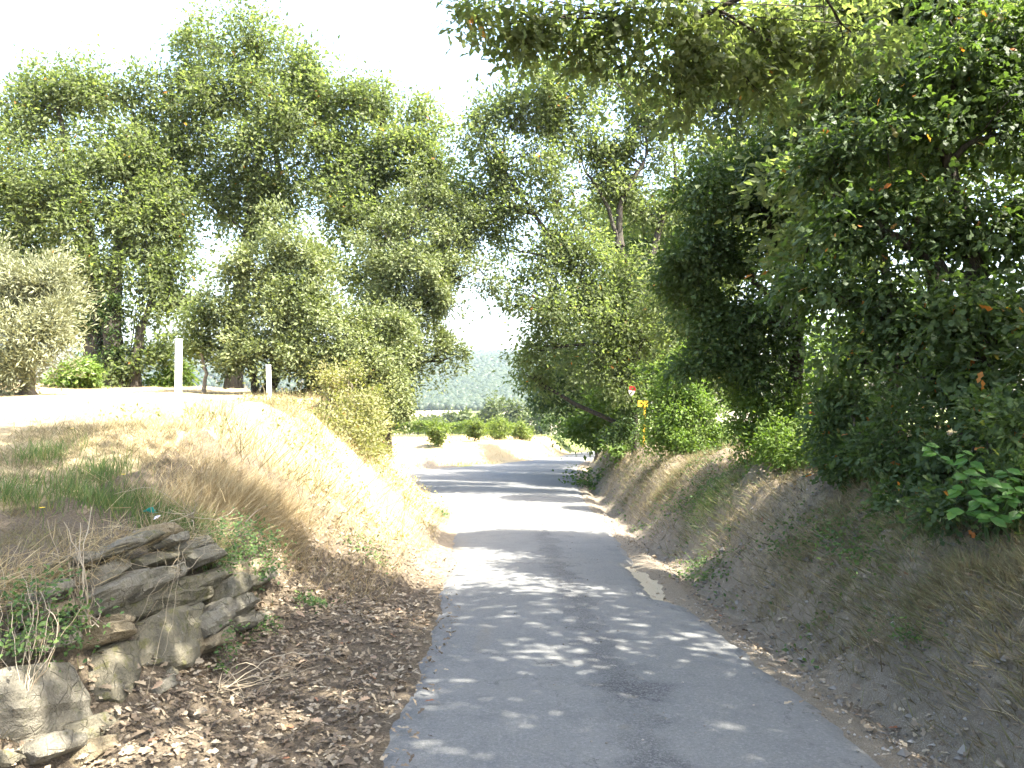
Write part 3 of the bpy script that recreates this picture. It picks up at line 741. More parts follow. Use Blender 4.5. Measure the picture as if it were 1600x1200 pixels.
make_tree('oak_tree', 'young oak growing between the bright shrub and the arching oak', 'tree', b[:2],
          [([b, b + np.array([-0.1, 0, 2.2]), b + np.array([-0.3, 0.1, 4.4])], 0.08, 0.03)],
          [(4.6, 20.4, 4.6, 1.1, 1.0, 0.9), (5.4, 20.6, 5.6, 1.0, 1.0, 0.9), (3.8, 20.9, 3.9, 0.9, 0.9, 0.8), (4.6, 20.8, 3.2, 0.9, 0.9, 0.8)], 7000, 0.125, RHOMB, OAK, seed=27, subscale=0.45)
b = g(6.6, 11.4, -0.2)
make_tree('oak_tree', 'slender oak with several thin stems deep in the wood', 'tree', b[:2],
          [([b, at(1440, 350, 11.6), at(1420, 200, 11.8), at(1400, 60, 12)], 0.14, 0.04), ([b + np.array([-0.9, 0.4, 0]), at(1370, 300, 12), at(1330, 170, 12.2), at(1325, 60, 12.3)], 0.08, 0.03), ([b + np.array([-0.7, 0.6, 0]), at(1340, 300, 12.4), at(1305, 160, 12.4), at(1290, 40, 12.5)], 0.07, 0.03)],
          [C(1280, 110, 11.6, 60, 55), C(1360, 60, 11.6, 75, 60), C(1450, 40, 11.5, 80, 70), C(1330, 190, 11.6, 60, 50), C(1430, 170, 11.5, 70, 60), C(1530, 110, 12, 80, 75), C(1300, 20, 11.6, 70, 55), C(1420, 290, 12, 65, 50), C(1520, 260, 12, 70, 60), C(1590, 60, 12, 80, 70), C(1240, 200, 11.8, 45, 45), C(1230, 60, 11.8, 50, 50), (4.2, 10.9, 4.5, 0.8, 0.7, 0.8), (4.9, 10.9, 5.7, 0.8, 0.8, 0.8), (5.7, 10.7, 7.0, 0.9, 0.8, 0.8)],
          29000, 0.136, RHOMB, OAK, seed=24, subscale=0.5, shell=0.5)
b = g(5.1, 8.6, -0.2)
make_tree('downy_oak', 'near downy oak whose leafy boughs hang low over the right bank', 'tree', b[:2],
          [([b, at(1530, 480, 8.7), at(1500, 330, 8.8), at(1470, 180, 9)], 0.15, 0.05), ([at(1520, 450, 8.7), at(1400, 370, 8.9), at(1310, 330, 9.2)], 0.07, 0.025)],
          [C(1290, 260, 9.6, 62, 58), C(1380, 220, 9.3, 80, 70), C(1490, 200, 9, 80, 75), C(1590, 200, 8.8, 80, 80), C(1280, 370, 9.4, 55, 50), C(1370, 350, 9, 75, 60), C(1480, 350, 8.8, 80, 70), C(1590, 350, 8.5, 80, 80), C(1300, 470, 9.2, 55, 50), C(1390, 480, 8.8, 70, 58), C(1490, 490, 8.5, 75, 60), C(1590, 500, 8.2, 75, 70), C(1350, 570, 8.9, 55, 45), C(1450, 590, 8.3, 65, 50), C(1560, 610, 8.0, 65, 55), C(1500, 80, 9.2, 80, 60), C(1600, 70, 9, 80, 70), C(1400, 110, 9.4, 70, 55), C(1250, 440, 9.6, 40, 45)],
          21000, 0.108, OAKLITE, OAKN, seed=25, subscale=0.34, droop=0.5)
# the big oak over the lane: low tips in view, most of its crown above the picture shades the lane
b = g(4.7, 2.6, -0.2)
make_tree('downy_oak', 'large oak whose leafy branch tips hang down over the lane overhead', 'tree', b[:2],
          [([b, np.array([4.6, 2.7, 3.4]), np.array([4.0, 3.2, 5.6]), np.array([3.2, 3.8, 7.6]), np.array([2.4, 4.2, 9.4])], 0.3, 0.07),
           ([np.array([4.3, 3.0, 4.6]), np.array([3.4, 5.0, 5.6]), at(1120, 20, 7.4), at(960, 30, 7.4)], 0.055, 0.012),
           ([np.array([3.6, 3.5, 6.7]), np.array([1.6, 4.8, 7.4]), np.array([-0.6, 6.2, 8.0])], 0.14, 0.03)],
          [C(770, 10, 7.2, 52, 34), C(850, 5, 7.2, 60, 40), C(840, 55, 7.3, 40, 24), C(745, 50, 7.1, 26, 26), C(800, 95, 7.3, 22, 30), C(905, 100, 7.4, 30, 36), C(1060, 165, 7.6, 36, 40), C(930, 45, 7.3, 55, 45), C(1010, 20, 7.4, 60, 55), C(1080, 90, 7.5, 55, 60), C(1000, 110, 7.4, 28, 40), C(1150, 40, 7.5, 70, 70), C(1170, 140, 7.6, 50, 50), C(1240, 90, 7.6, 60, 60), C(1330, 50, 7.6, 75, 70)],
          7000, 0.10, OAKLITE, OAK, seed=26, subscale=0.24, droop=0.55, gap=0.6,
          extra=[dict(clumps=[(0.6, 4.6, 7.4, 1.5, 1.4, 0.9), (-0.9, 5.4, 7.9, 1.3, 1.3, 0.9), (-1.6, 7.6, 8.7, 1.3, 1.2, 0.8), (2.2, 3.4, 8.8, 1.7, 1.6, 1.2), (3.4, 4.6, 7.4, 1.4, 1.4, 1.1), (1.0, 1.8, 8.4, 1.6, 1.5, 1.0), (4.8, 4.4, 5.6, 1.2, 1.2, 1.0), (4.4, 6.4, 6.4, 1.1, 1.2, 0.9), (5.2, 2.4, 8.0, 1.6, 1.5, 1.3), (-2.4, 5.6, 8.6, 1.3, 1.3, 0.8), (3.0, 0.4, 7.4, 1.6, 1.6, 1.1), (-0.4, 7.0, 9.4, 1.3, 1.2, 0.8), (1.8, 6.0, 8.6, 1.2, 1.2, 0.8), (5.6, 0.4, 5.6, 1.4, 1.5, 1.3), (-3.6, 7.6, 9.6, 1.4, 1.3, 0.8), (5.6, 6.0, 8.0, 1.5, 1.4, 1.2), (6.4, 4.2, 6.6, 1.3, 1.3, 1.2), (6.6, 2.0, 9.6, 1.4, 1.4, 1.0), (3.6, 2.2, 10.2, 1.5, 1.5, 0.9), (4.6, 5.0, 9.2, 1.4, 1.3, 0.9)],
                      n=28000, size=0.19, tmpl=RHOMB, mat=OAK, subscale=0.5)])
# wood further in, behind the front trees
WOOD = 'oaks deep in the wood on the right'
for i, (x, y, h, r, lab) in enumerate([(4.9, 29.5, 10.0, 3.0, 'tall green roadside oak right behind the arching oak'),
                                      (5.6, 37, 12.0, 3.2, 'leafy roadside oak closing over the lane before the bend'),
                                      (7.2, 47, 13.0, 3.4, 'leafy roadside oak at the start of the bend'),
                                      (8.4, 6.0, 9.0, 2.6, 'shaded oak in the wood behind the near downy oak'),
                                      (8.8, 1.6, 9.5, 2.8, 'shaded oak at the wood edge beside the viewer'),
                                      (10.5, 9.2, 8.2, 2.4, 'shaded oak deep in the wood behind the slender stems'),
                                      (11.5, 14.5, 8.0, 2.4, 'shaded oak in the wood behind the dark evergreen oak'),
                                      (11.0, 26, 9.5, 2.8, 'oak deep in the wood beyond the backlit oak'),
                                      (8.2, 46, 9.0, 2.8, 'oak in the wood behind the middle hedge tree'),
                                      (11.0, 55, 12.5, 3.4, 'oak in the wood near the far bend'),
                                      (7.6, 34, 9.5, 2.8, 'oak in the wood behind the rounded roadside tree')]):
    b = g(x, y, -0.2)
    rng = np.random.default_rng(60 + i)
    cl = [(x + rng.normal(0, 0.5 * r), y + rng.normal(0, 0.4 * r), b[2] + h * q, r * 0.55, r * 0.55, r * 0.42) for q in (0.2, 0.3, 0.4, 0.5, 0.55, 0.65, 0.7, 0.8, 0.88, 0.92)]
    make_tree('oak_tree', lab, 'tree', b[:2], [([b, b + np.array([0.1, 0, h * 0.4]), b + np.array([0, 0.1, h * 0.85])], 0.18, 0.05)], cl, 20000 if i < 3 else 8500, 0.19, RHOMB, OAK, group=WOOD, seed=60 + i, subscale=0.6, subr=False)

# shrubs of the right bank
def shrub(name, lab, clumps, base, n, size, tmpl, mat, seed, subscale=0.3, droop=0.2):
    b = g(base[0], base[1], -0.05)
    st = []
    rng = np.random.default_rng(seed)
    for j in range(3):
        c = clumps[j % len(clumps)]
        b2 = b + np.array([rng.normal(0, 0.12), rng.normal(0, 0.12), 0])
        st.append(([b2, (b2 + np.array(c[:3])) / 2 + np.array([0, 0, 0.1]), np.array(c[:3])], 0.025, 0.008))
    return make_tree(name, lab, 'shrub', b[:2], st, clumps, n, size, tmpl, mat, BARKL, seed=seed, subscale=subscale, thick=0.03, droop=droop)
shrub('shrub', 'bright sunlit shrub beside the yellow sign', [C(1060, 585, 18.6, 40, 32), C(1035, 625, 18.4, 30, 32), C(1085, 625, 18.6, 44, 36), C(1060, 665, 18.3, 46, 34), C(1110, 660, 18.2, 36, 32), C(1030, 680, 18.4, 28, 24), C(1085, 705, 18, 36, 22)], (4.0, 18.5), 20000, 0.075, RHOMB, BUSH, 71, 0.3)
shrub('shrub', 'green shrub at the foot of the dark evergreen oak', [C(1180, 640, 12.6, 45, 34), C(1240, 650, 12.2, 50, 40), C(1220, 710, 11.6, 50, 34), C(1160, 690, 12.8, 42, 32), C(1280, 700, 11, 42, 38)], (4.2, 12.4), 16000, 0.062, RHOMB, BUSH, 72, 0.28)
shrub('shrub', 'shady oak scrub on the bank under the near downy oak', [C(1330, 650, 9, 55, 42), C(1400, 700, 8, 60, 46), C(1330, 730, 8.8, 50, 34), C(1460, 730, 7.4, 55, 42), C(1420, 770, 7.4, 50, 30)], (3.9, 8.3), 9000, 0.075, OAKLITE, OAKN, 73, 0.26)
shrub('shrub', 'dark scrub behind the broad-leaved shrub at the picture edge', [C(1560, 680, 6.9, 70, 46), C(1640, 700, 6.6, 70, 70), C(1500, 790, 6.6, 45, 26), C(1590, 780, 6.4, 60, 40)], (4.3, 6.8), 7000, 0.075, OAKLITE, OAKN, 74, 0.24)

shrub('shrub', 'dim undergrowth shrub inside the wood behind the oak scrub', [(6.2, 9.4, 2.3, 0.9, 0.8, 0.8), (7.0, 8.6, 2.5, 0.9, 0.8, 0.9), (5.6, 10.4, 2.2, 0.8, 0.8, 0.8), (6.4, 10.0, 3.4, 0.9, 0.8, 0.8)], (6.2, 9.5), 8000, 0.10, RHOMB, DARK, 76, 0.34)
shrub('shrub', 'dim undergrowth shrub inside the wood behind the green shrub', [(6.2, 13.2, 2.2, 1.0, 0.9, 0.8), (7.2, 12.6, 2.6, 1.0, 0.9, 1.0), (5.6, 12.4, 1.9, 0.8, 0.8, 0.7)], (6.3, 12.9), 7000, 0.10, RHOMB, DARK, 77, 0.34)
shrub('shrub', 'tall undergrowth shrub in the gap behind the dark evergreen oak', [(6.4, 16.2, 2.4, 0.9, 0.8, 1.0), (7.2, 15.6, 2.8, 0.9, 0.8, 1.0), (5.8, 15.6, 1.9, 0.8, 0.7, 0.8)], (6.5, 15.9), 7000, 0.11, RHOMB, BUSH, 79, 0.36)
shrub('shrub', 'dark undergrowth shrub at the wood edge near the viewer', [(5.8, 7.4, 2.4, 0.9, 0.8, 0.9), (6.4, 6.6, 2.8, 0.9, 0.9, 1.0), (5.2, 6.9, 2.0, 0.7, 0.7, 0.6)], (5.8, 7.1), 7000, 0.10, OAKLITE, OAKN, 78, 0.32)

# broad-leaved shrub, its large leaves one by one
b = g(3.72, 6.05, -0.03)
root = empty('broad_leaved_shrub', tuple(b))
tag(root, 'shrub with large glossy bright green leaves low on the right bank', 'shrub')
LV, LF = ELLIPT
leaf_me = [np_mesh('leaf', LV * np.array([1, w, 1]), [LF], LAUREL, {'tint': np.full(len(LV), t)}) for w, t in ((1.15, 0.2), (1.3, 0.6), (1.0, 0.9))]
rng = np.random.default_rng(75)
from mathutils import Vector, Matrix
for j, (px, py, d) in enumerate([(1500, 735, 6.0), (1535, 745, 5.9), (1520, 780, 5.8), (1560, 775, 5.8), (1480, 760, 6.0), (1570, 730, 6.0), (1545, 810, 5.7), (1500, 700, 6.1), (1590, 800, 5.7), (1440, 690, 6.3), (1475, 800, 5.9), (1585, 760, 5.9)]):
    tip = at(px, py, d)
    bb = b + np.array([rng.normal(0, 0.08), rng.normal(0, 0.08), 0])
    p = curve([bb, (bb + tip) / 2 + np.array([0.05, 0, 0.12]), tip], 8)
    V, F = tube(p, np.linspace(0.009, 0.004, len(p)), 5)
    link('stem', np_mesh('stem', V, [F], GREENP, {'tint': np.full(len(V), 0.4)}, True), root)
    for q in range(8):
        t0 = p[-1 - (q % 4)] * 0.6 + p[-2 - (q % 3)] * 0.4
        a = q * 2.4 + rng.normal(0, 0.3)
        D = Vector((math.cos(a), math.sin(a), rng.uniform(-0.5, 0.15))).normalized()
        D = (D + Vector((-0.25, -0.45, 0))).normalized()
        Nn = Vector((rng.normal(-0.3, 0.25), rng.normal(-0.5, 0.25), 0.8))
        Sd = Nn.cross(D).normalized(); Nn = D.cross(Sd)
        s = rng.uniform(0.085, 0.135)
        o = bpy.data.objects.new('leaf', leaf_me[(j + q) % 3])
        COL.objects.link(o); o.parent = root
        M = Matrix((D, Sd, Nn)).transposed().to_4x4() @ Matrix.Scale(s, 4)
        M.translation = Vector(t0 - b)
        o.matrix_local = M

# ------------------------------------------------------------------ far country
def small_tree(name, lab, cat, px, base_y, d, wpx, hpx, n, size, mat, group=None, seed=1, trunk=0.3):
    x = (px - 800) / FPX * d
    z0 = float(H(np.array([x]), np.array([d]))[0])
    hh = hpx / FPX * d; rr_ = wpx / FPX * d / 2
    rng = np.random.default_rng(seed)
    b = np.array([x, d, z0])
    cl = [(x + rng.uniform(-0.5, 0.5) * rr_, d + rng.uniform(-0.5, 0.5) * rr_, z0 + hh * q, rr_ * 0.62, rr_ * 0.62, hh * 0.24) for q in (trunk + 0.1, trunk + 0.15, 0.5, 0.6, 0.7, 0.82)]
    return make_tree(name, lab, cat, (x, d), [([b + np.array([0, 0, -0.1]), b + np.array([0.03, 0, hh * 0.3]), b + np.array([0, 0, hh * 0.75])], 0.02 * hh + 0.03, 0.02)], cl, n, size, RHOMB, mat, group=group, seed=seed, subscale=max(0.3, rr_ * 0.35), subr=False)
ORCH = 'young fruit trees on the grassy rise'
small_tree('young_tree', 'young green tree standing alone at the near end of the grassy rise', 'tree', 684, 700, 47, 38, 44, 2600, 0.17, VINE, ORCH, 81)
small_tree('young_tree', 'young tree with a visible trunk, second along the grassy rise', 'tree', 742, 690, 54, 30, 36, 2400, 0.17, VINE, ORCH, 82)
small_tree('young_tree', 'broad pale young tree, third along the grassy rise', 'tree', 779, 688, 57, 38, 34, 2600, 0.17, VINE, ORCH, 83, 0.15)
small_tree('young_tree', 'low rounded young tree closest to the lane on the grassy rise', 'tree', 815, 687, 58, 32, 28, 2400, 0.17, VINE, ORCH, 84, 0.2)
# vineyard behind them: one vine built, then copied
rng = np.random.default_rng(90)
vroot = None
spots = []
for r in range(5):
    yv = 68 + r * 5.5
    for c in range(13):
        xv = -15.5 + c * 1.25 + rng.normal(0, 0.1)
        if r < 1 and xv > -5.5: continue
        spots.append((xv, yv + rng.normal(0, 0.1)))
for i, (xv, yv) in enumerate(spots):
    z0 = float(H(np.array([xv]), np.array([yv]))[0])
    if i == 0:
        me, _, _ = crown_mesh(np.random.default_rng(91), [(0, 0, 0.85, 0.62, 0.35, 0.4), (-0.35, 0, 1.1, 0.4, 0.3, 0.35), (0.35, 0, 1.05, 0.4, 0.3, 0.35)], 900, 0.17, RHOMB, VINE, 0.25)
        sv, sf = tube(curve([(0, 0, -0.1), (0.04, 0, 0.3), (-0.02, 0, 0.8)], 6), np.linspace(0.04, 0.02, 7), 5)
        sme = np_mesh('stem', sv, [sf], BARK, None, True)
    r_ = empty('grapevine', (xv, yv, z0)); r_.rotation_euler.z = rng.uniform(-0.3, 0.3); r_.scale = (1, 1, rng.uniform(0.75, 0.95))
    tag(r_, 'leafy grapevine in the bright rows behind the young fruit trees', 'vine', 'grapevines in the field')
    for nm, m_ in (('stem', sme), ('foliage', me)):
        o = bpy.data.objects.new(nm, m_); COL.objects.link(o); o.parent = r_
VALLEY = 'round trees in the valley'
for i, (px, d, w, h, lab) in enumerate([(722, 150, 34, 48, 'dark rounded tree at the near side of the valley clump'), (760, 160, 50, 66, 'tall pale willow-like tree in the middle of the valley clump'),
                                        (800, 155, 48, 64, 'wide pale tree on the lane side of the valley clump'), (845, 150, 48, 60, 'valley tree half hidden behind the far hedge'),
                                        (672, 210, 40, 30, 'low far tree in front of the pale valley field'), (700, 230, 36, 32, 'small far tree beside the pale valley field'),
                                        (215, 190, 50, 34, 'low far tree seen between the oak trunks'), (262, 200, 40, 30, 'far tree seen beside the tall white post')]):
    small_tree('valley_tree', lab, 'tree', px, 0, d, w, h, 2200, 0.75, FAR, VALLEY, 100 + i, 0.05)
# pale stubble field in the valley
k = NT('stubble'); _n = k.noise(0.05, 4, 0.6, k.pos())
STUB = k.finish(k.principled(k.mix(_n, (0.42, 0.36, 0.24), (0.55, 0.48, 0.33)), 0.95, spec=0.1))
fx, fy = np.meshgrid(np.linspace(-95, -34, 14), np.linspace(440, 545, 14))
fz = H(fx, fy) + 0.6
tag(link('field', np_mesh('field', np.stack([fx.ravel(), fy.ravel(), fz.ravel()], 1), [grid_faces(14, 14)], STUB, None, True)), 'pale stubble field on the valley floor', kind='structure')
# wooded hillside
ICO = bpy.data.meshes.new('tmp')
import bmesh
def ico(sub):
    bm = bmesh.new(); bmesh.ops.create_icosphere(bm, subdivisions=sub, radius=1.0)
    V = np.array([v.co[:] for v in bm.verts]); F = np.array([[v.index for v in f.verts] for f in bm.faces]); bm.free()
    return V, F
def blobs(rng, P, R, sub):
    T, F = ico(sub)
    n, k_ = len(P), len(T)
    j = 1 + rng.uniform(-0.28, 0.28, (n, k_, 1))
    V = P[:, None, :] + T[None] * j * R[:, None, None] * np.array([1, 1, 0.95])
    Fa = (F[None] + (np.arange(n) * k_)[:, None, None]).reshape(-1, 3)
    return V.reshape(-1, 3), Fa, np.repeat(np.clip(0.2 + rng.random(n) * 0.4 + 0.3 * noise2(P[:, 0] / 40, P[:, 1] / 60, 5), 0, 1), k_)
rng = np.random.default_rng(110)
def wood_pts(n, a0, a1, d0, d1):
    d = np.sqrt(rng.uniform(d0 ** 2, d1 ** 2, n)); a = rng.uniform(a0, a1, n)
    x = a * d
    return x, d
VV, FF, TT, off = [], [], [], 0
for (n, a0, a1, d0, d1, sub) in ((2500, -0.13, 0.06, 552, 760, 1), (3500, -0.13, 0.06, 740, 1180, 1), (2200, -0.13, 0.06, 1150, 1650, 1), (1300, -0.55, -0.14, 552, 1100, 1), (600, -0.55, -0.14, 1100, 1650, 1), (400, 0.06, 0.25, 560, 1600, 1)):
    x, d = wood_pts(n, a0, a1, d0, d1)
    R = rng.uniform(2.4, 4.2, n) * (1 + (d - 550) / 1800)
    P = np.stack([x, d, H(x, d, False) + R * 0.75], 1)
    V, F, t = blobs(rng, P, R, sub)
    VV.append(V); FF.append(F + off); TT.append(t); off += len(V)
tag(link('forest', np_mesh('forest', np.concatenate(VV), [np.concatenate(FF)], FOREST, {'tint': np.concatenate(TT)}, True)), 'hazy wooded hillside across the valley', 'woodland', kind='stuff')

# ------------------------------------------------------------------ dry-stone wall on the left
def noise3(p, s, seed):
    return (noise2(p[:, 0] * s + 5, p[:, 1] * s, seed) + noise2(p[:, 1] * s, p[:, 2] * s + 9, seed + 1) + noise2(p[:, 2] * s, p[:, 0] * s, seed + 2)) / 3 - 0.5
def stone_mesh(seed, L, T, Hh, mat, n=9):
    rng = np.random.default_rng(seed)
    V, F = [], []
    lin = np.linspace(-1, 1, n)
    idx = {}
    def vid(p):
        key = tuple(np.round(p, 4))
        if key not in idx:
            idx[key] = len(V); V.append(p)
        return idx[key]
    for ax in range(3):
        for s in (-1, 1):
            for i in range(n - 1):
                for j in range(n - 1):
                    q = []
                    for (a, c) in ((i, j), (i + 1, j), (i + 1, j + 1), (i, j + 1)):
                        p = np.zeros(3); p[ax] = s; p[(ax + 1) % 3] = lin[a]; p[(ax + 2) % 3] = lin[c]
                        q.append(vid(p))
                    F.append(q if s > 0 else q[::-1])
    P = np.array(V)
    r = (np.abs(P) ** 7).sum(1) ** (1 / 7)
    P = P / r[:, None]
    # sheared, chipped block
    P[:, 0] += 0.25 * rng.normal() * P[:, 2]
    P[:, 2] *= 1 + 0.16 * rng.normal() * P[:, 0]
    for _ in range(7):
        nv = norm(rng.normal(size=3)); dcut = rng.uniform(0.75, 1.15)
        e = np.maximum(0, P @ nv - dcut)
        P = P - e[:, None] * nv * 0.9
    Q = P * np.array([L / 2, T / 2, Hh / 2])
    nn = norm(P)
    m = min(L, Hh, T)
    Q = Q + nn * (0.24 * m * noise3(Q, 4 / max(m, 0.08) * 0.35, seed) + 0.22 * m * noise3(Q, 13, seed + 7) + 0.030 * noise3(Q, 34, seed + 9))[:, None]
    # bedding ledges
    Q[:, 1] += 0.004 * np.sign(np.sin(Q[:, 2] * 70 + 3 * noise3(Q, 5, seed)))
    return np_mesh('stone', Q, [np.array(F)], mat, None, False)
wall_base = g(-2.4, 5.5)
wall = empty('stone_wall', tuple(wall_base))
tag(wall, 'old collapsing dry-stone wall of rough limestone blocks below the verge', 'wall')
def on_wall(px, py):
    a = (px - 800) / FPX; b_ = (py - 600) / FPX
    d = -3.135 / (a - 0.45 * b_)
    return np.array([a * d, d, EYE - b_ * d])
ST = [(-30, 1112, 140, 1085, 112, 0), (148, 1064, 214, 1040, 100, 1), (210, 1020, 320, 982, 98, 1), (133, 997, 206, 985, 26, 2), (158, 972, 206, 967, 20, 2), (178, 958, 332, 912, 40, 1), (110, 966, 216, 900, 38, 0), (204, 922, 302, 888, 34, 0),
      (148, 906, 212, 870, 27, 0), (214, 882, 292, 858, 24, 1), (288, 880, 347, 857, 26, 0), (224, 837, 270, 828, 25, 2), (274, 858, 337, 841, 21, 0), (300, 918, 377, 884, 28, 1), (338, 927, 388, 903, 36, 1), (264, 1034, 314, 1010, 36, 2),
      (192, 1102, 234, 1090, 27, 2), (300, 988, 347, 960, 36, 0), (328, 962, 402, 934, 32, 0), (176, 1124, 216, 1112, 22, 0), (100, 1152, 182, 1120, 40, 1), (20, 1184, 112, 1160, 36, 0), (58, 932, 117, 905, 27, 0), (10, 1014, 124, 984, 44, 1),
      (58, 962, 122, 940, 25, 2), (98, 1190, 162, 1165, 28, 2), (343, 983, 424, 955, 28, 0), (146, 932, 182, 915, 22, 2), (228, 1088, 264, 1064, 24, 0), (352, 902, 402, 884, 24, 2), (-60, 1000, 14, 990, 40, 0), (-40, 1190, 26, 1185, 36, 1), (244, 852, 282, 842, 17, 0),
      (160, 862, 226, 842, 22, 0), (388, 912, 432, 895, 22, 0), (250, 1060, 280, 1045, 20, 1), (310, 1012, 346, 998, 22, 2), (100, 880, 150, 868, 20, 0), (60, 1010, 130, 990, 30, 0), (196, 850, 240, 838, 16, 1)]
for i, (x0, y0, x1, y1, hp, mi) in enumerate(ST):
    p0, p1 = on_wall(x0, y0), on_wall(x1, y1)
    u = norm(p1 - p0); nrm = np.array([1.0, 0, 0.42]); nrm = norm(nrm - u * (nrm @ u)); w_ = np.cross(u, -nrm)
    if w_[2] < 0: w_ = -w_
    c = (p0 + p1) / 2
    T = 0.30 + 0.05 * math.sin(i * 2.3)
    me = stone_mesh(200 + i, np.linalg.norm(p1 - p0) * 0.99, T, hp / FPX * c[1] * 0.98, STONES[mi])
    o = bpy.data.objects.new('stone', me); COL.objects.link(o); o.parent = wall
    M = Matrix((Vector(u), Vector(-nrm), Vector(w_))).transposed().to_4x4()
    M.translation = Vector(c - nrm * (T * 0.24 + 0.045 * math.sin(i * 1.7)) - wall_base)
    o.matrix_local = M

# ------------------------------------------------------------------ posts, sign, tag
k = NT('white_paint'); _n = k.noise(8, 5, 0.6, k.n('TexCoord').outputs['Object'])
WHITE = k.finish(k.principled(k.mix(k.ramp(_n, [(0.45, 0.0), (0.8, 0.5)]), (0.74, 0.73, 0.72), (0.50, 0.47, 0.42)), 0.6))
def box_geo(cx, cy, cz, sx, sy, sz, bev=0.0):
    bm = bmesh.new(); bmesh.ops.create_cube(bm, size=1.0)
    for v in bm.verts: v.co = Vector((v.co.x * sx + cx, v.co.y * sy + cy, v.co.z * sz + cz))
    if bev: bmesh.ops.bevel(bm, geom=bm.edges[:], offset=bev, segments=2, affect='EDGES')
    return bm
def bm_obj(name, bm, mat, parent=None, loc=(0, 0, 0)):
    me = bpy.data.meshes.new(name); bm.to_mesh(me); bm.free(); me.materials.append(mat)
    o = bpy.data.objects.new(name, me); COL.objects.link(o); o.parent = parent; o.location = loc
    return o
def flat(name, c, rough=0.5):
    k = NT(name); return k.finish(k.principled(c, rough))
CAPM = flat('grey_cap', (0.45, 0.45, 0.46))
for px, d, wd, top, lab, tilt in ((278, 11.8, 0.08, 531, 'taller square white post standing alone in the bright meadow', 0.01), (421, 17.2, 0.085, 571, 'shorter white post near the bramble thicket', -0.03)):
    x = (px - 800) / FPX * d
    b = g(x, d, -0.05)
    ztop = EYE - (top - 600) / FPX * d
    hh = ztop - b[2]
    r_ = empty('white_post', tuple(b)); tag(r_, lab, 'post', 'white posts along the bank'); r_.rotation_euler.y = tilt
    bm_obj('shaft', box_geo(0, 0, hh / 2 - 0.01, wd, wd, hh, 0.006), WHITE, r_)
    bm_obj('cap', box_geo(0, 0, hh + 0.002, wd * 1.12, wd * 1.12, 0.022, 0.006), WHITE, r_)
YEL = flat('yellow_paint', (0.75, 0.45, 0.04)); REDT = flat('dark_red_print', (0.16, 0.05, 0.02)); RED = flat('red_plastic', (0.55, 0.04, 0.04)); WPL = flat('white_plastic', (0.8, 0.72, 0.72))
d = 22.6
x = (1005 - 800) / FPX * d
b = g(x, d, -0.1)
zs = EYE - (631 - 600) / FPX * d
r_ = empty('waymark_sign', tuple(b)); tag(r_, 'small yellow sign with dark print on a thin yellow post', 'sign'); r_.rotation_euler = (0, 0.03, 0.1)
bm_obj('post', box_geo(0, 0, (zs - b[2]) / 2, 0.05, 0.05, zs - b[2], 0.006), YEL, r_)
pl_ = bm_obj('panel', box_geo(0, -0.045, 0, 0.29, 0.025, 0.18, 0.006), YEL, r_, (-0.07, 0, zs - b[2]))
bm_obj('print_band', box_geo(0, -0.0595, 0.0, 0.25, 0.002, 0.018), REDT, pl_, (0, 0, 0))
# red and white plastic tag hanging on the oak trunk
d = 22.9
c = at(987, 611, d)
r_ = empty('hanging_tag', tuple(c)); tag(r_, 'red and white plastic tag hanging against the arching oak trunk', 'tag')
r_.rotation_euler = (0.05, 0.2, -0.1)
def shield(z0, z1, name, mat):
    prof = lambda z: np.interp(z, [-0.15, -0.08, 0.02, 0.10, 0.145], [0.015, 0.07, 0.10, 0.10, 0.05])
    zz = np.linspace(z0, z1, 8)
    V = []
    for z in zz:
        w_ = prof(z)
        V += [(-w_ + 0.03 * (z < 0) * (-z) * 3, -0.012, z), (w_, -0.012, z), (w_, 0.012, z), (-w_ + 0.03 * (z < 0) * (-z) * 3, 0.012, z)]
    F = []
    for i in range(7):
        for j in range(4): F.append((4 * i + j, 4 * i + (j + 1) % 4, 4 * i + 4 + (j + 1) % 4, 4 * i + 4 + j))
    F += [(3, 2, 1, 0), (28, 29, 30, 31)]
    o = bpy.data.objects.new(name, np_mesh(name, np.array(V), [np.array(F)], mat)); COL.objects.link(o); o.parent = r_
shield(0.021, 0.145, 'red_half', RED); shield(-0.15, 0.02, 'white_half', WPL)
V, F = tube(np.array([(0, 0, 0.14), (0.01, 0.02, 0.24), (0.0, 0.08, 0.36)]), np.full(3, 0.006), 5)
o = bpy.data.objects.new('cord', np_mesh('cord', V, [F], BARK)); COL.objects.link(o); o.parent = r_

# ------------------------------------------------------------------ grasses, weeds, litter
BLADE = (np.array([(0, 0.03, 0), (0, -0.03, 0), (0.55, 0.022, 0.07), (0.55, -0.022, 0.07), (1, 0, 0.28)]), np.array([(0, 1, 3), (0, 3, 2), (2, 3, 4)]))
def slope_dir(x, y):
    e = 0.15
    return np.stack([-(H(x + e, y) - H(x - e, y)) / (2 * e), -(H(x, y + e) - H(x, y - e)) / (2 * e), np.zeros_like(x)], 1)
def grass(rng, x, y, length, width=1.0, lean=0.5, down=0.5):
    z = H(x, y)
    P = np.stack([x, y, z - 0.01], 1)
    n = len(x)
    D = np.array([0, 0, 1.0]) + rng.normal(size=(n, 3)) * np.array([lean, lean, 0.1]) + down * slope_dir(x, y)
    Nn = rng.normal(size=(n, 3))
    T, F = BLADE
    return leaf_geo(rng, P, D, Nn, length, (T * np.array([1, width, 1]), F))
def scatter(rng, n, x0, x1, y0, y1, keep):
    x = rng.uniform(x0, x1, n); y = rng.uniform(y0, y1, n)
    m = keep(x, y) > rng.random(n)
    return x[m], y[m]
def grass_obj(name, lab, cat, geo_, mat, kind='stuff'):
    V, F, t = geo_
    o = link(name, np_mesh(name, V, [F], mat, {'tint': t}))
    tag(o, lab, cat, kind=kind)
    return o
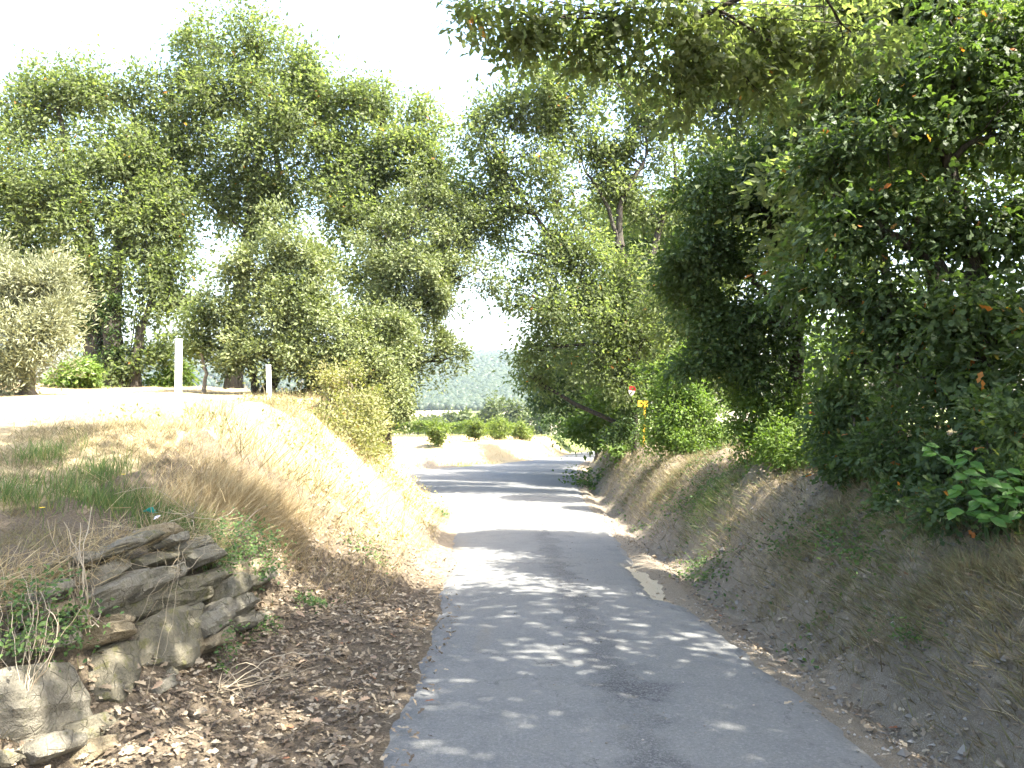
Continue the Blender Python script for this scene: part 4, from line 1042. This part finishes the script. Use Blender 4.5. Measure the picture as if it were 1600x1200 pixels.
def xle(y): return np.interp(y, XL[:, 0], XL[:, 1])
rng = np.random.default_rng(300)
# sunlit bank
x, y = scatter(rng, 105000, -6.5, -0.9, 7.5, 21, lambda x, y: (x < xle(y) - 0.12) * (poly_sd(x, y, PLATEAU) < 2.6) * smooth01((y - 7.2) / 1.5) * np.clip(0.35 + 2.2 * fbm(x * 1.4, y * 1.4, 5), 0.08, 1) * np.where(poly_sd(x, y, PLATEAU) < -1, 0.25, 1))
grass_obj('dry_grass', 'sun-bleached dry grass on the left bank', 'grass', grass(rng, x, y, rng.uniform(0.06, 0.19, len(x)), 0.5, 0.9, 0.5), STRAW)
# meadow stubble
x, y = scatter(rng, 32000, -16, -3.6, 4, 27, lambda x, y: (poly_sd(x, y, PLATEAU) < 0) * np.clip(0.5 + 2.0 * fbm(x * 0.9, y * 0.9, 15), 0.1, 1))
grass_obj('meadow_grass', 'short dry meadow grass round the white posts', 'grass', grass(rng, x, y, rng.uniform(0.05, 0.12, len(x)), 0.8, 0.6, 0.0), STRAW)
# foreground crest and wall top: thin dry grass
x, y = scatter(rng, 52000, -5.5, -2.35, 3.2, 9.5, lambda x, y: np.clip(0.45 + 2.4 * fbm(x * 1.8, y * 1.8, 25), 0.05, 1) * np.where(x > -2.75, 0.35, 1))
grass_obj('verge_grass', 'thin brown grass on the shaded crest above the stone wall', 'grass', grass(rng, x, y, rng.uniform(0.05, 0.15, len(x)), 0.6, 1.0, 0.4), BROWNG)
# green grass on the crest
gc = [at(130, 730, 6.9), at(190, 715, 7.0), at(250, 725, 7.0), at(300, 730, 7.2), at(30, 760, 6.2), at(70, 690, 8.0), at(340, 760, 7.0), at(160, 690, 7.6)]
xs, ys = [], []
for c in gc:
    xs.append(c[0] + rng.normal(0, 0.13, 420)); ys.append(c[1] + rng.normal(0, 0.22, 420))
x, y = np.concatenate(xs), np.concatenate(ys)
grass_obj('green_grass', 'green grass clumps on the shaded crest above the wall', 'grass', grass(rng, x, y, rng.uniform(0.10, 0.26, len(x)), 0.5, 0.35, 0.2), GRASS)
x, y = scatter(rng, 42000, -5.5, -0.9, 10, 20.5, lambda x, y: (x < xle(y) - 0.15) * (poly_sd(x, y, PLATEAU) < 2.5) * np.clip(0.12 + 3.0 * fbm(x * 1.0, y * 1.0 + 4, 57), 0, 1) * np.interp(poly_sd(x, y, PLATEAU), [-1.5, -0.3, 0.8, 2.4], [0.0, 1.0, 0.8, 0.25]))
n = len(x); P = np.stack([x, y, H(x, y) + rng.uniform(0.0, 0.22, n)], 1)
V, F, t = leaf_geo(rng, P, rng.normal(size=(n, 3)), np.array([0.5, -0.4, 0.8]) + rng.normal(size=(n, 3)) * 0.5, rng.uniform(0.035, 0.075, n), RHOMB)
tag(link('bank_weeds', np_mesh('bank_weeds', V, [F], BRAMBLE, {'tint': t})), 'parched yellowish weeds scattered over the sunlit bank', 'weeds', kind='stuff')
x, y = scatter(rng, 30000, -5.2, -1.0, 9.5, 20, lambda x, y: np.interp(poly_sd(x, y, PLATEAU), [-0.6, 0.0, 0.9, 2.5], [0.0, 1.0, 0.6, 0.12]) * np.clip(0.25 + 2.8 * fbm(x * 1.2, y * 1.2 + 9, 59), 0, 1) * (x < xle(y) - 0.25))
grass_obj('tall_straw', 'tall bleached straw along the edge of the sunlit bank', 'grass', grass(rng, x, y, rng.uniform(0.18, 0.48, len(x)), 0.3, 0.5, 0.7), BROWNG)
# dry tussocks
for i, (px, py, d, n, L, lab) in enumerate([(340, 760, 8.2, 1700, 0.42, 'tall tangled dry grass tussock at the end of the stone wall'), (385, 790, 8.6, 1500, 0.36, 'bleached grass tussock spilling down the bank'), (290, 745, 7.6, 900, 0.34, 'sparse dry tussock on the crest beside the green grass'), (430, 900, 8.6, 900, 0.3, 'low brown tussock at the foot of the bank'), (445, 850, 9.2, 1100, 0.3, 'dry tussock where shade meets the sunlit bank')]):
    c = at(px, py, d)
    x = c[0] + rng.normal(0, 0.20, n); y = d + rng.normal(0, 0.30, n)
    o = grass_obj('grass_tussock', lab, 'grass', grass(rng, x, y, rng.uniform(0.5, 1.1, n) * L, 0.22, 0.55, 0.9), STRAW, kind='thing')
nW = 1900
t_ = rng.random(nW); pxw = -30 + 400 * t_; pyw = np.interp(pxw, [-30, 60, 150, 250, 370], [925, 905, 862, 828, 840]) + rng.normal(6, 20, nW)
pw = np.array([on_wall(a_, b_) for a_, b_ in zip(pxw, pyw)])
Dw = np.array([0.6, -0.1, 0.5]) + rng.normal(size=(nW, 3)) * 0.75
T_, F_ = BLADE
V, F, t = leaf_geo(rng, pw + np.array([-0.03, 0, 0]), Dw, rng.normal(size=(nW, 3)), rng.uniform(0.06, 0.22, nW), (T_ * np.array([1, 0.4, 1]), F_))
tag(link('wall_grass', np_mesh('wall_grass', V, [F], STRAW, {'tint': t})), 'tangled dry grass spilling over the head of the wall', 'grass', kind='stuff')
# right bank
sr = lambda x, y: x - road_r0(y)
def bank_scatter(n, s0, s1, y0, y1, keep):
    y = y0 * (y1 / y0) ** rng.random(n); s = rng.uniform(s0, s1, n); x = road_r0(y) + s
    m = keep(x, y, s) > rng.random(n)
    return x[m], y[m]
x, y = bank_scatter(105000, 0.4, 2.9, 3.2, 45, lambda x, y, s: np.interp(s, [0.4, 0.75, 1.2, 2.2, 2.9], [0, 0.35, 1, 0.9, 0.3]) * np.clip(0.6 + 2.2 * fbm(x * 1.1, y * 1.1, 35), 0.22, 1) * np.interp(y, [3, 7.5, 9.5, 13, 16], [1, 1, 0.4, 0.5, 1]))
grass_obj('bank_grass', 'brownish grass hanging on the shaded right bank', 'grass', grass(rng, x, y, rng.uniform(0.07, 0.20, len(x)), 0.85, 0.8, 0.7), BROWNG)
x, y = bank_scatter(52000, 0.25, 2.9, 3.2, 50, lambda x, y, s: np.interp(s, [0.25, 0.7, 1.3, 2.4, 2.9], [0, 0.6, 0.8, 0.9, 0.4]) * np.clip(0.08 + 3.4 * fbm(x * 0.9 + 7, y * 0.9, 37), 0.0, 1))
n = len(x); P = np.stack([x, y, H(x, y) + rng.uniform(0.0, 0.09, n)], 1)
V, F, t = leaf_geo(rng, P, rng.normal(size=(n, 3)) * np.array([1, 1, 0.4]), np.array([-0.4, -0.2, 1.0]) + rng.normal(size=(n, 3)) * 0.4, rng.uniform(0.03, 0.075, n), RHOMB)
o = link('weeds', np_mesh('weeds', V, [F], GREENP, {'tint': t})); tag(o, 'low green weeds in patches on the right bank', 'weeds', kind='stuff')
x, y = bank_scatter(52000, 0.6, 2.6, 3.2, 40, lambda x, y, s: np.interp(s, [0.6, 1.0, 2.6], [0.1, 0.9, 0.8]) * np.clip(0.4 + 2.4 * fbm(x * 1.6, y * 1.6, 67), 0.1, 1))
grass_obj('bank_straw', 'dry straw stalks tangled on the right bank', 'grass', grass(rng, x, y, rng.uniform(0.07, 0.20, len(x)), 0.4, 1.1, 0.9), STRAW)
for i, (px, d, n, L, lab) in enumerate([(1450, 5.9, 1100, 0.20, 'matted brown grass tussock on the right bank below the broad-leaved shrub'), (1350, 6.9, 1000, 0.19, 'matted grass tussock on the right bank below the oak scrub'),
                                      (1570, 5.2, 1100, 0.22, 'dry grass tussock on the right bank at the picture edge'), (1500, 6.1, 1000, 0.2, 'grass tussock tucked under the broad-leaved shrub'), (1255, 8.4, 1000, 0.2, 'brown grass tussock halfway along the right bank'),
                                      (1120, 12.0, 1100, 0.24, 'green-brown grass tussock below the dark evergreen oak'), (1060, 15.5, 1100, 0.26, 'grass tussock on the bank below the bright shrub'), (1420, 6.6, 900, 0.18, 'short brown tussock between the shrubs on the right bank')]):
    x0 = (px - 800) / FPX * d
    x = x0 + rng.normal(0, 0.24, n); y = d + rng.normal(0, 0.45, n)
    grass_obj('grass_tussock', lab, 'grass', grass(rng, x, y, rng.uniform(0.45, 1.1, n) * L, 0.42, 0.75, 0.8), GRASS if i in (5, 7) else BROWNG, kind='thing')
# island and far verge grass
x, y = scatter(rng, 20000, -14, 6, 36, 66, lambda x, y: (poly_sd(x, y, ISLAND) < 4.5) * (x < xle(y) - 0.15) * np.clip(0.5 + 2 * fbm(x * 0.4, y * 0.4, 45), 0.1, 1))
grass_obj('rise_grass', 'dry grass on the low rise with the young trees', 'grass', grass(rng, x, y, rng.uniform(0.15, 0.35, len(x)), 0.9, 0.6, 0.2), STRAW)
x, y = scatter(rng, 9000, -6, 3, 38, 52, lambda x, y: np.exp(-(((x + 1.2) / 2.6) ** 2 + ((y - 44.2) / 2.0) ** 2)) * (x < xle(y) - 0.2))
grass_obj('fresh_grass', 'fresh green grass patch at the foot of the rise', 'grass', grass(rng, x, y, rng.uniform(0.12, 0.28, len(x)), 1.0, 0.5, 0.2), GRASS)

# creepers and herbs: each its own plant with leaves on thin stems
def creeper(lab, pts, n, size, mat, seed, spread=0.10, drop=0.0, name='creeper'):
    rng = np.random.default_rng(seed)
    Pc = np.array([(at(*p) if p[2] else on_wall(p[0], p[1]) + np.array([0.05, -0.03, 0.03])) for p in pts])
    root_ = empty(name, tuple(Pc[0])); tag(root_, lab, 'plant')
    idx = rng.integers(0, len(Pc), n)
    P = Pc[idx] + rng.normal(size=(n, 3)) * np.array([spread, spread * 1.6, spread * 0.55])
    hz = H(P[:, 0], P[:, 1])
    P[:, 2] = np.maximum(P[:, 2], hz + rng.uniform(0.01, 0.07, n))
    D = rng.normal(size=(n, 3)) * np.array([1, 1, 0.5]); Nn = np.array([0.5, -0.4, 0.9]) + rng.normal(size=(n, 3)) * 0.45
    V, F, t = leaf_geo(rng, P, D, Nn, size * rng.uniform(0.6, 1.3, n), ELLIPT)
    link('foliage', np_mesh('foliage', V, [F], mat, {'tint': t}), root_)
    parts = []
    for j in range(min(40, n // 12)):
        a_, b_ = P[rng.integers(n)], Pc[rng.integers(len(Pc))]
        b_ = b_ * 0.5 + a_ * 0.5 + np.array([0, 0, -0.05])
        parts.append(tube(curve([b_, (a_ + b_) / 2 + rng.normal(0, 0.02, 3), a_], 4), np.linspace(0.004, 0.002, 5), 3))
    V, F = join(parts)
    link('stem', np_mesh('stem', V, [F], BARKL, None, True), root_)
creeper('leafy creeper hanging over the big block at the near end of the wall', [(20, 930, 0), (50, 960, 0), (80, 985, 0), (30, 990, 0), (90, 1010, 0), (10, 1010, 0), (60, 920, 0), (100, 960, 0)], 1000, 0.032, GREENP, 401, 0.08)
creeper('green creeper covering the far end of the wall', [(380, 830, 0), (400, 850, 0), (370, 860, 0), (410, 880, 0), (350, 880, 0), (340, 830, 0), (390, 900, 0)], 1500, 0.034, GREENP, 402, 0.10)
creeper('small green herb growing in the leaf litter near the road', [(490, 975, 7.6), (500, 955, 7.8), (480, 960, 7.8)], 190, 0.040, GREENP, 403, 0.07, name='herb')
creeper('spindly green sprig at the foot of the wall', [(360, 1010, 5.9), (350, 1040, 5.8), (362, 985, 6.0)], 130, 0.034, GREENP, 404, 0.045, name='herb')
creeper('green herb beside the fallen leaves at mid verge', [(420, 985, 6.9), (405, 1000, 6.8)], 150, 0.034, GREENP, 405, 0.06, name='herb')
creeper('pale leafy weed on the sunlit foot of the bank', [(575, 880, 9.9), (590, 900, 9.6), (560, 905, 9.5)], 170, 0.05, GREENP, 406, 0.09, name='herb')
creeper('small weed at the road edge where sun crosses the lane', [(684, 800, 16.5), (690, 805, 16.4)], 140, 0.06, GREENP, 407, 0.09, name='herb')
creeper('weed clump at the foot of the right bank beside the broken edge', [(1100, 905, 10.4), (1130, 920, 10.0), (1085, 890, 10.8)], 350, 0.05, GREENP, 408, 0.14, name='herb')
creeper('green weed clump low on the right bank below the shrubs', [(1250, 860, 8.6), (1290, 880, 8.2), (1310, 900, 7.9), (1230, 850, 8.9)], 700, 0.045, GREENP, 409, 0.16, name='herb')
creeper('dark tuft at the ditch mouth where the lane bends', [(905, 745, 29), (915, 750, 28.5), (930, 755, 28)], 420, 0.14, GREENP, 410, 0.4, name='herb')

creeper('trailing green weed on the right bank below the dark evergreen oak', [(1080, 800, 13.0), (1100, 780, 12.9), (1120, 800, 12.4), (1060, 790, 13.6)], 700, 0.05, GREENP, 411, 0.2, name='herb')
creeper('trailing green weed on the right bank near the oak scrub', [(1300, 840, 7.9), (1330, 850, 7.5), (1360, 870, 7.0)], 600, 0.042, GREENP, 412, 0.16, name='herb')
creeper('small green weed low in the right ditch', [(1430, 1000, 5.6), (1415, 985, 5.7)], 160, 0.036, GREENP, 413, 0.08, name='herb')
# dead weeds over the wall
def dry_weed(lab, base, tips, r, seed):
    rng = np.random.default_rng(seed)
    W_ = lambda q: at(*q) if q[2] else on_wall(q[0], q[1]) + np.array([0.08, -0.05, 0.04])
    b_ = W_(base)
    root_ = empty('dry_weed', tuple(b_)); tag(root_, lab, 'plant')
    ends = [W_(q) for q in tips]
    ends += [ends[rng.integers(len(ends))] * 0.55 + ends[rng.integers(len(ends))] * 0.45 + rng.normal(0, 0.07, 3) for _ in range(10)]
    for e_ in ends:
        m_ = (b_ + e_) / 2 + rng.normal(0, 0.05, 3)
        p = curve([b_ + rng.normal(0, 0.02, 3), m_, e_], 10, 0.006, rng)
        V, F = tube(p, np.linspace(r, r * 0.45, len(p)) * rng.uniform(0.4, 0.85), 5)
        link('stalk', np_mesh('stalk', V, [F], STALK, {'tint': np.full(len(V), rng.random())}, True), root_)
dry_weed('bleached dead weed with forked stalks lit by the sun on the wall', (125, 985, 0), [(105, 850, 0), (60, 820, 0), (180, 880, 0), (130, 800, 0), (95, 905, 0), (150, 905, 0), (118, 860, 0)], 0.0055, 421)
dry_weed('long thin dry stalks bending across the face of the wall', (262, 900, 0), [(275, 845, 0), (240, 1030, 0), (215, 1090, 0), (225, 870, 0), (150, 890, 0), (300, 840, 0)], 0.004, 422)
dry_weed('tangle of dry stems on top of the wall near the plastic scrap', (290, 815, 0), [(220, 850, 0), (330, 790, 0), (250, 770, 0), (310, 760, 0), (210, 800, 0), (350, 830, 0), (165, 780, 0)], 0.0045, 423)
dry_weed('short dead stems at the near corner of the verge', (20, 1090, 0), [(18, 960, 0), (60, 940, 0), (-10, 900, 0), (32, 1010, 0)], 0.004, 424)
dry_weed('loose dry stems lying in the leaf litter', (345, 1075, 5.3), [(388, 1088, 5.2), (420, 1050, 5.5), (500, 1040, 5.6)], 0.006, 425)
dry_weed('dry stems low on the shaded right bank', (1290, 830, 8.6), [(1250, 850, 8.6), (1330, 800, 8.7), (1345, 830, 8.4), (1275, 800, 8.8)], 0.006, 426)

# fallen oak leaves: the largest one by one, the rest as one layer
def leaf_place(x, y, rng, lift=0.012):
    n = len(x)
    P = np.stack([x, y, surf(x, y) + lift + rng.uniform(0, 0.02, n)], 1)
    D = rng.normal(size=(n, 3)) * np.array([1, 1, 0.25]); sd_ = slope_dir(x, y)
    Nn = np.stack([sd_[:, 0], sd_[:, 1], np.ones(n)], 1) + rng.normal(size=(n, 3)) * 0.38
    return P, D, Nn
rng = np.random.default_rng(500)
litter_keep = lambda x, y: (x < road_l(y) + 0.3) * (x > -2.5) * np.interp(y, [3.5, 8.5, 10.5, 13], [1, 1, 0.5, 0.05]) * np.interp(road_l(y) - x, [-0.3, -0.05, 0.05, 0.3, 1.0], [0.02, 0.22, 0.6, 0.9, 1.0])
x, y = scatter(rng, 15000, -2.5, -0.4, 3.6, 13, litter_keep)
P, D, Nn = leaf_place(x, y, rng)
V, F, t = leaf_geo(rng, P, D, Nn, rng.uniform(0.03, 0.07, len(x)), OAKLITE)
tag(link('leaf_litter', np_mesh('leaf_litter', V, [F], LITTER, {'tint': t})), 'carpet of brown fallen leaves between wall and road', 'leaves', kind='stuff')
x, y = scatter(rng, 8000, 1.6, 5.5, 3.2, 14, lambda x, y: np.interp(sr(x, y), [-0.12, 0.1, 0.4, 0.7, 1.5, 2.5], [0.05, 0.3, 0.9, 0.6, 0.5, 0.6]))
P, D, Nn = leaf_place(x, y, rng)
V, F, t = leaf_geo(rng, P, D, Nn, rng.uniform(0.03, 0.075, len(x)), OAKLITE)
tag(link('ditch_leaves', np_mesh('ditch_leaves', V, [F], LITTER, {'tint': t})), 'scattered brown leaves in the ditch and on the right bank', 'leaves', kind='stuff')
LT, LFc = OAKLEAF
fl = [np_mesh('fallen_leaf', LT * np.array([1, w, 1.6]), [LFc], LITTER, {'tint': np.full(len(LT), t)}) for w, t in ((1.0, 0.1), (1.1, 0.35), (1.0, 0.6), (1.15, 0.8), (1.0, 0.9), (1.1, 0.7), (1.05, 0.99))]
x, y = scatter(rng, 560, -2.4, -0.5, 3.7, 8.0, litter_keep)
x, y = x[:250], y[:250]
x2, y2 = scatter(rng, 150, 1.9, 3.4, 3.9, 8, lambda x, y: np.interp(sr(x, y), [-0.1, 0.2, 0.6, 1.2], [0.1, 0.8, 0.6, 0.4]))
x, y = np.concatenate([x, x2[:46]]), np.concatenate([y, y2[:46]])
P, D, Nn = leaf_place(x, y, rng, 0.03)
for i in range(len(x)):
    Dv = Vector(D[i]).normalized(); Nv = Vector(Nn[i]); Sv = Nv.cross(Dv).normalized(); Nv = Dv.cross(Sv)
    o = bpy.data.objects.new('fallen_leaf', fl[rng.integers(len(fl))]); COL.objects.link(o); o.parent = ground
    M = Matrix((Dv, Sv, Nv)).transposed().to_4x4() @ Matrix.Scale(float(rng.uniform(0.055, 0.10)), 4); M.translation = Vector(P[i])
    o.matrix_local = M

# gravel along the right edge, in the ditch and on the scree
OCT = (np.array([(1, 0, 0), (-1, 0, 0), (0, 1, 0), (0, -1, 0), (0, 0, 1), (0, 0, -1)], float), np.array([(0, 2, 4), (2, 1, 4), (1, 3, 4), (3, 0, 4), (2, 0, 5), (1, 2, 5), (3, 1, 5), (0, 3, 5)]))
def pebbles(rng, x, y, r, z=None):
    T, F = OCT; n = len(x)
    P = np.stack([x, y, (surf(x, y) if z is None else z) + r * 0.25], 1)
    j = 1 + rng.uniform(-0.3, 0.3, (n, len(T), 1))
    sc = rng.uniform(0.6, 1.3, (n, 1, 3)) * np.array([1, 1, 0.7])
    V = P[:, None, :] + T[None] * j * sc * r[:, None, None]
    return V.reshape(-1, 3), (F[None] + (np.arange(n) * len(T))[:, None, None]).reshape(-1, 3), np.repeat(rng.random(n), len(T))
PEB = mat_leaf('pebble', [(0.0, (0.10, 0.09, 0.075)), (0.7, (0.20, 0.18, 0.15)), (1.0, (0.36, 0.33, 0.28))], 0.0, 0.9)
x, y = bank_scatter(26000, -0.3, 1.7, 3.4, 30, lambda x, y, s: np.interp(s, [-0.3, -0.1, 0.05, 0.4, 0.8, 1.2, 1.7], [0.03, 0.3, 0.9, 0.7, 0.7, 0.4, 0.15]) * np.clip(0.5 + 2.0 * fbm(x * 2, y * 2, 55), 0.05, 1))
V, F, t = pebbles(rng, x, y, np.abs(rng.normal(0, 0.006, len(x))) + 0.004)
tag(link('gravel', np_mesh('gravel', V, [F], PEB, {'tint': t})), 'loose pale gravel along the right edge of the road', 'gravel', kind='stuff')
x, y = bank_scatter(900, 0.1, 2.0, 3.4, 22, lambda x, y, s: np.interp(s, [0.1, 0.5, 1.0, 2.0], [0.5, 0.9, 0.7, 0.3]))
V, F, t = pebbles(rng, x, y, np.abs(rng.normal(0, 0.018, len(x))) + 0.012)
tag(link('clods', np_mesh('clods', V, [F], PEB, {'tint': t * 0.8})), 'clods and small stones fallen from the right bank', 'stones', kind='stuff')
x, y = scatter(rng, 1600, -0.8, 2.2, 3.8, 20, lambda x, y: np.exp(-((x - np.interp(y, [0, 4.5, 16], [0.95, 0.8, 0.5])) / 0.4) ** 2))
V, F, t = pebbles(rng, x, y, np.abs(rng.normal(0, 0.004, len(x))) + 0.003, road_z(y) + 0.045)
tag(link('road_chippings', np_mesh('road_chippings', V, [F], PEB, {'tint': t})), 'loose stone chippings along the middle of the lane', 'gravel', kind='stuff')
# scraps and flowers
TEAL = flat('teal_plastic', (0.02, 0.30, 0.24), 0.35)
def scrap(name, lab, px, py, d, mat, s, seed):
    rng = np.random.default_rng(seed)
    c = at(px, py, d); c = np.array([c[0], d, max(c[2], float(H(np.array([c[0]]), np.array([d]))[0]) + 0.03)])
    n_ = 6
    V = np.array([(i / (n_ - 1) - 0.5, j / (n_ - 1) - 0.5, 0) for i in range(n_) for j in range(n_)]) * s
    V[:, 2] += s * 0.5 * (noise2(V[:, 0] / s * 2.5, V[:, 1] / s * 2.5, seed) + 0.3)
    V[:, :2] *= 1 + 0.3 * rng.normal(size=(len(V), 1)) * 0.4
    o = link(name, np_mesh(name, V, [grid_faces(n_, n_)], mat, None, True), None, tuple(c)); o.rotation_euler = (0.5, 0.2, seed)
    md = o.modifiers.new('thickness', 'SOLIDIFY'); md.thickness = 0.002
    tag(o, lab, 'litter')
scrap('plastic_scrap', 'crumpled teal plastic scrap on top of the stone wall', 235, 803, 6.7, TEAL, 0.08, 3)
scrap('paper_scrap', 'small white scrap beside the teal plastic', 248, 812, 6.65, WPL, 0.055, 5)
scrap('red_scrap', 'small red scrap caught between the wall stones', 264, 890, 6.45, RED, 0.05, 7)
fm = None
for i, (px, py, d, hh) in enumerate([(113, 670, 8.4, 0.16), (193, 742, 7.0, 0.2), (66, 833, 5.7, 0.15), (264, 835, 6.5, 0.08), (150, 690, 7.6, 0.15)]):
    c = at(px, py, d); z0 = float(H(np.array([c[0]]), np.array([d]))[0]); hh = max(hh, c[2] - z0)
    hh = min(hh, 0.35)
    r_ = empty('flower', (c[0], d, z0)); tag(r_, ['yellow flower on the far edge of the shaded crest', 'yellow flower in the green grass clumps', 'yellow flower low beside the dead weed stalks', 'tiny yellow flower beside the wall top stones', 'yellow flower behind the green grass clumps'][i], 'flower', 'yellow wildflowers')
    V, F = tube(curve([(0, 0, 0), (0.01, 0, hh / 2), (0, 0, hh)], 4), np.full(5, 0.002), 4)
    link('stem', np_mesh('stem', V, [F], GREENP, {'tint': np.full(len(V), 0.5)}), r_, (0, 0, 0))
    a = np.arange(12) * math.pi / 6
    V = np.concatenate([[(0, 0, hh + 0.004)]] + [[(0.016 * math.cos(q - 0.2), 0.016 * math.sin(q - 0.2), hh + 0.006), (0.02 * math.cos(q), 0.02 * math.sin(q), hh + 0.009), (0.016 * math.cos(q + 0.2), 0.016 * math.sin(q + 0.2), hh + 0.006)] for q in a])
    F = np.array([(0, 1 + 3 * j, 2 + 3 * j) for j in range(12)] + [(0, 2 + 3 * j, 3 + 3 * j) for j in range(12)])
    link('petals', np_mesh('petals', V, [F], FLOWER), r_, (0, 0, 0))

# ------------------------------------------------------------------ summer haze over the valley
hz = bmesh.new(); bmesh.ops.create_cube(hz, size=1.0)
for v in hz.verts:
    v.co = Vector((v.co.x * 5800, v.co.y * 4800 + 2340, v.co.z * 170 + 51))
hm = bpy.data.materials.new('haze_air'); hm.use_nodes = True
hm.node_tree.nodes.clear()
ho = hm.node_tree.nodes.new('ShaderNodeOutputMaterial'); hv = hm.node_tree.nodes.new('ShaderNodeVolumePrincipled')
hv.inputs['Color'].default_value = (0.76, 0.90, 1.0, 1)
hv.inputs['Density'].default_value = 0.00014
hv.inputs['Anisotropy'].default_value = 0.3
hm.node_tree.links.new(hv.outputs[0], ho.inputs['Volume'])
tag(bm_obj('haze', hz, hm), 'pale summer haze lying over the valley', kind='stuff')
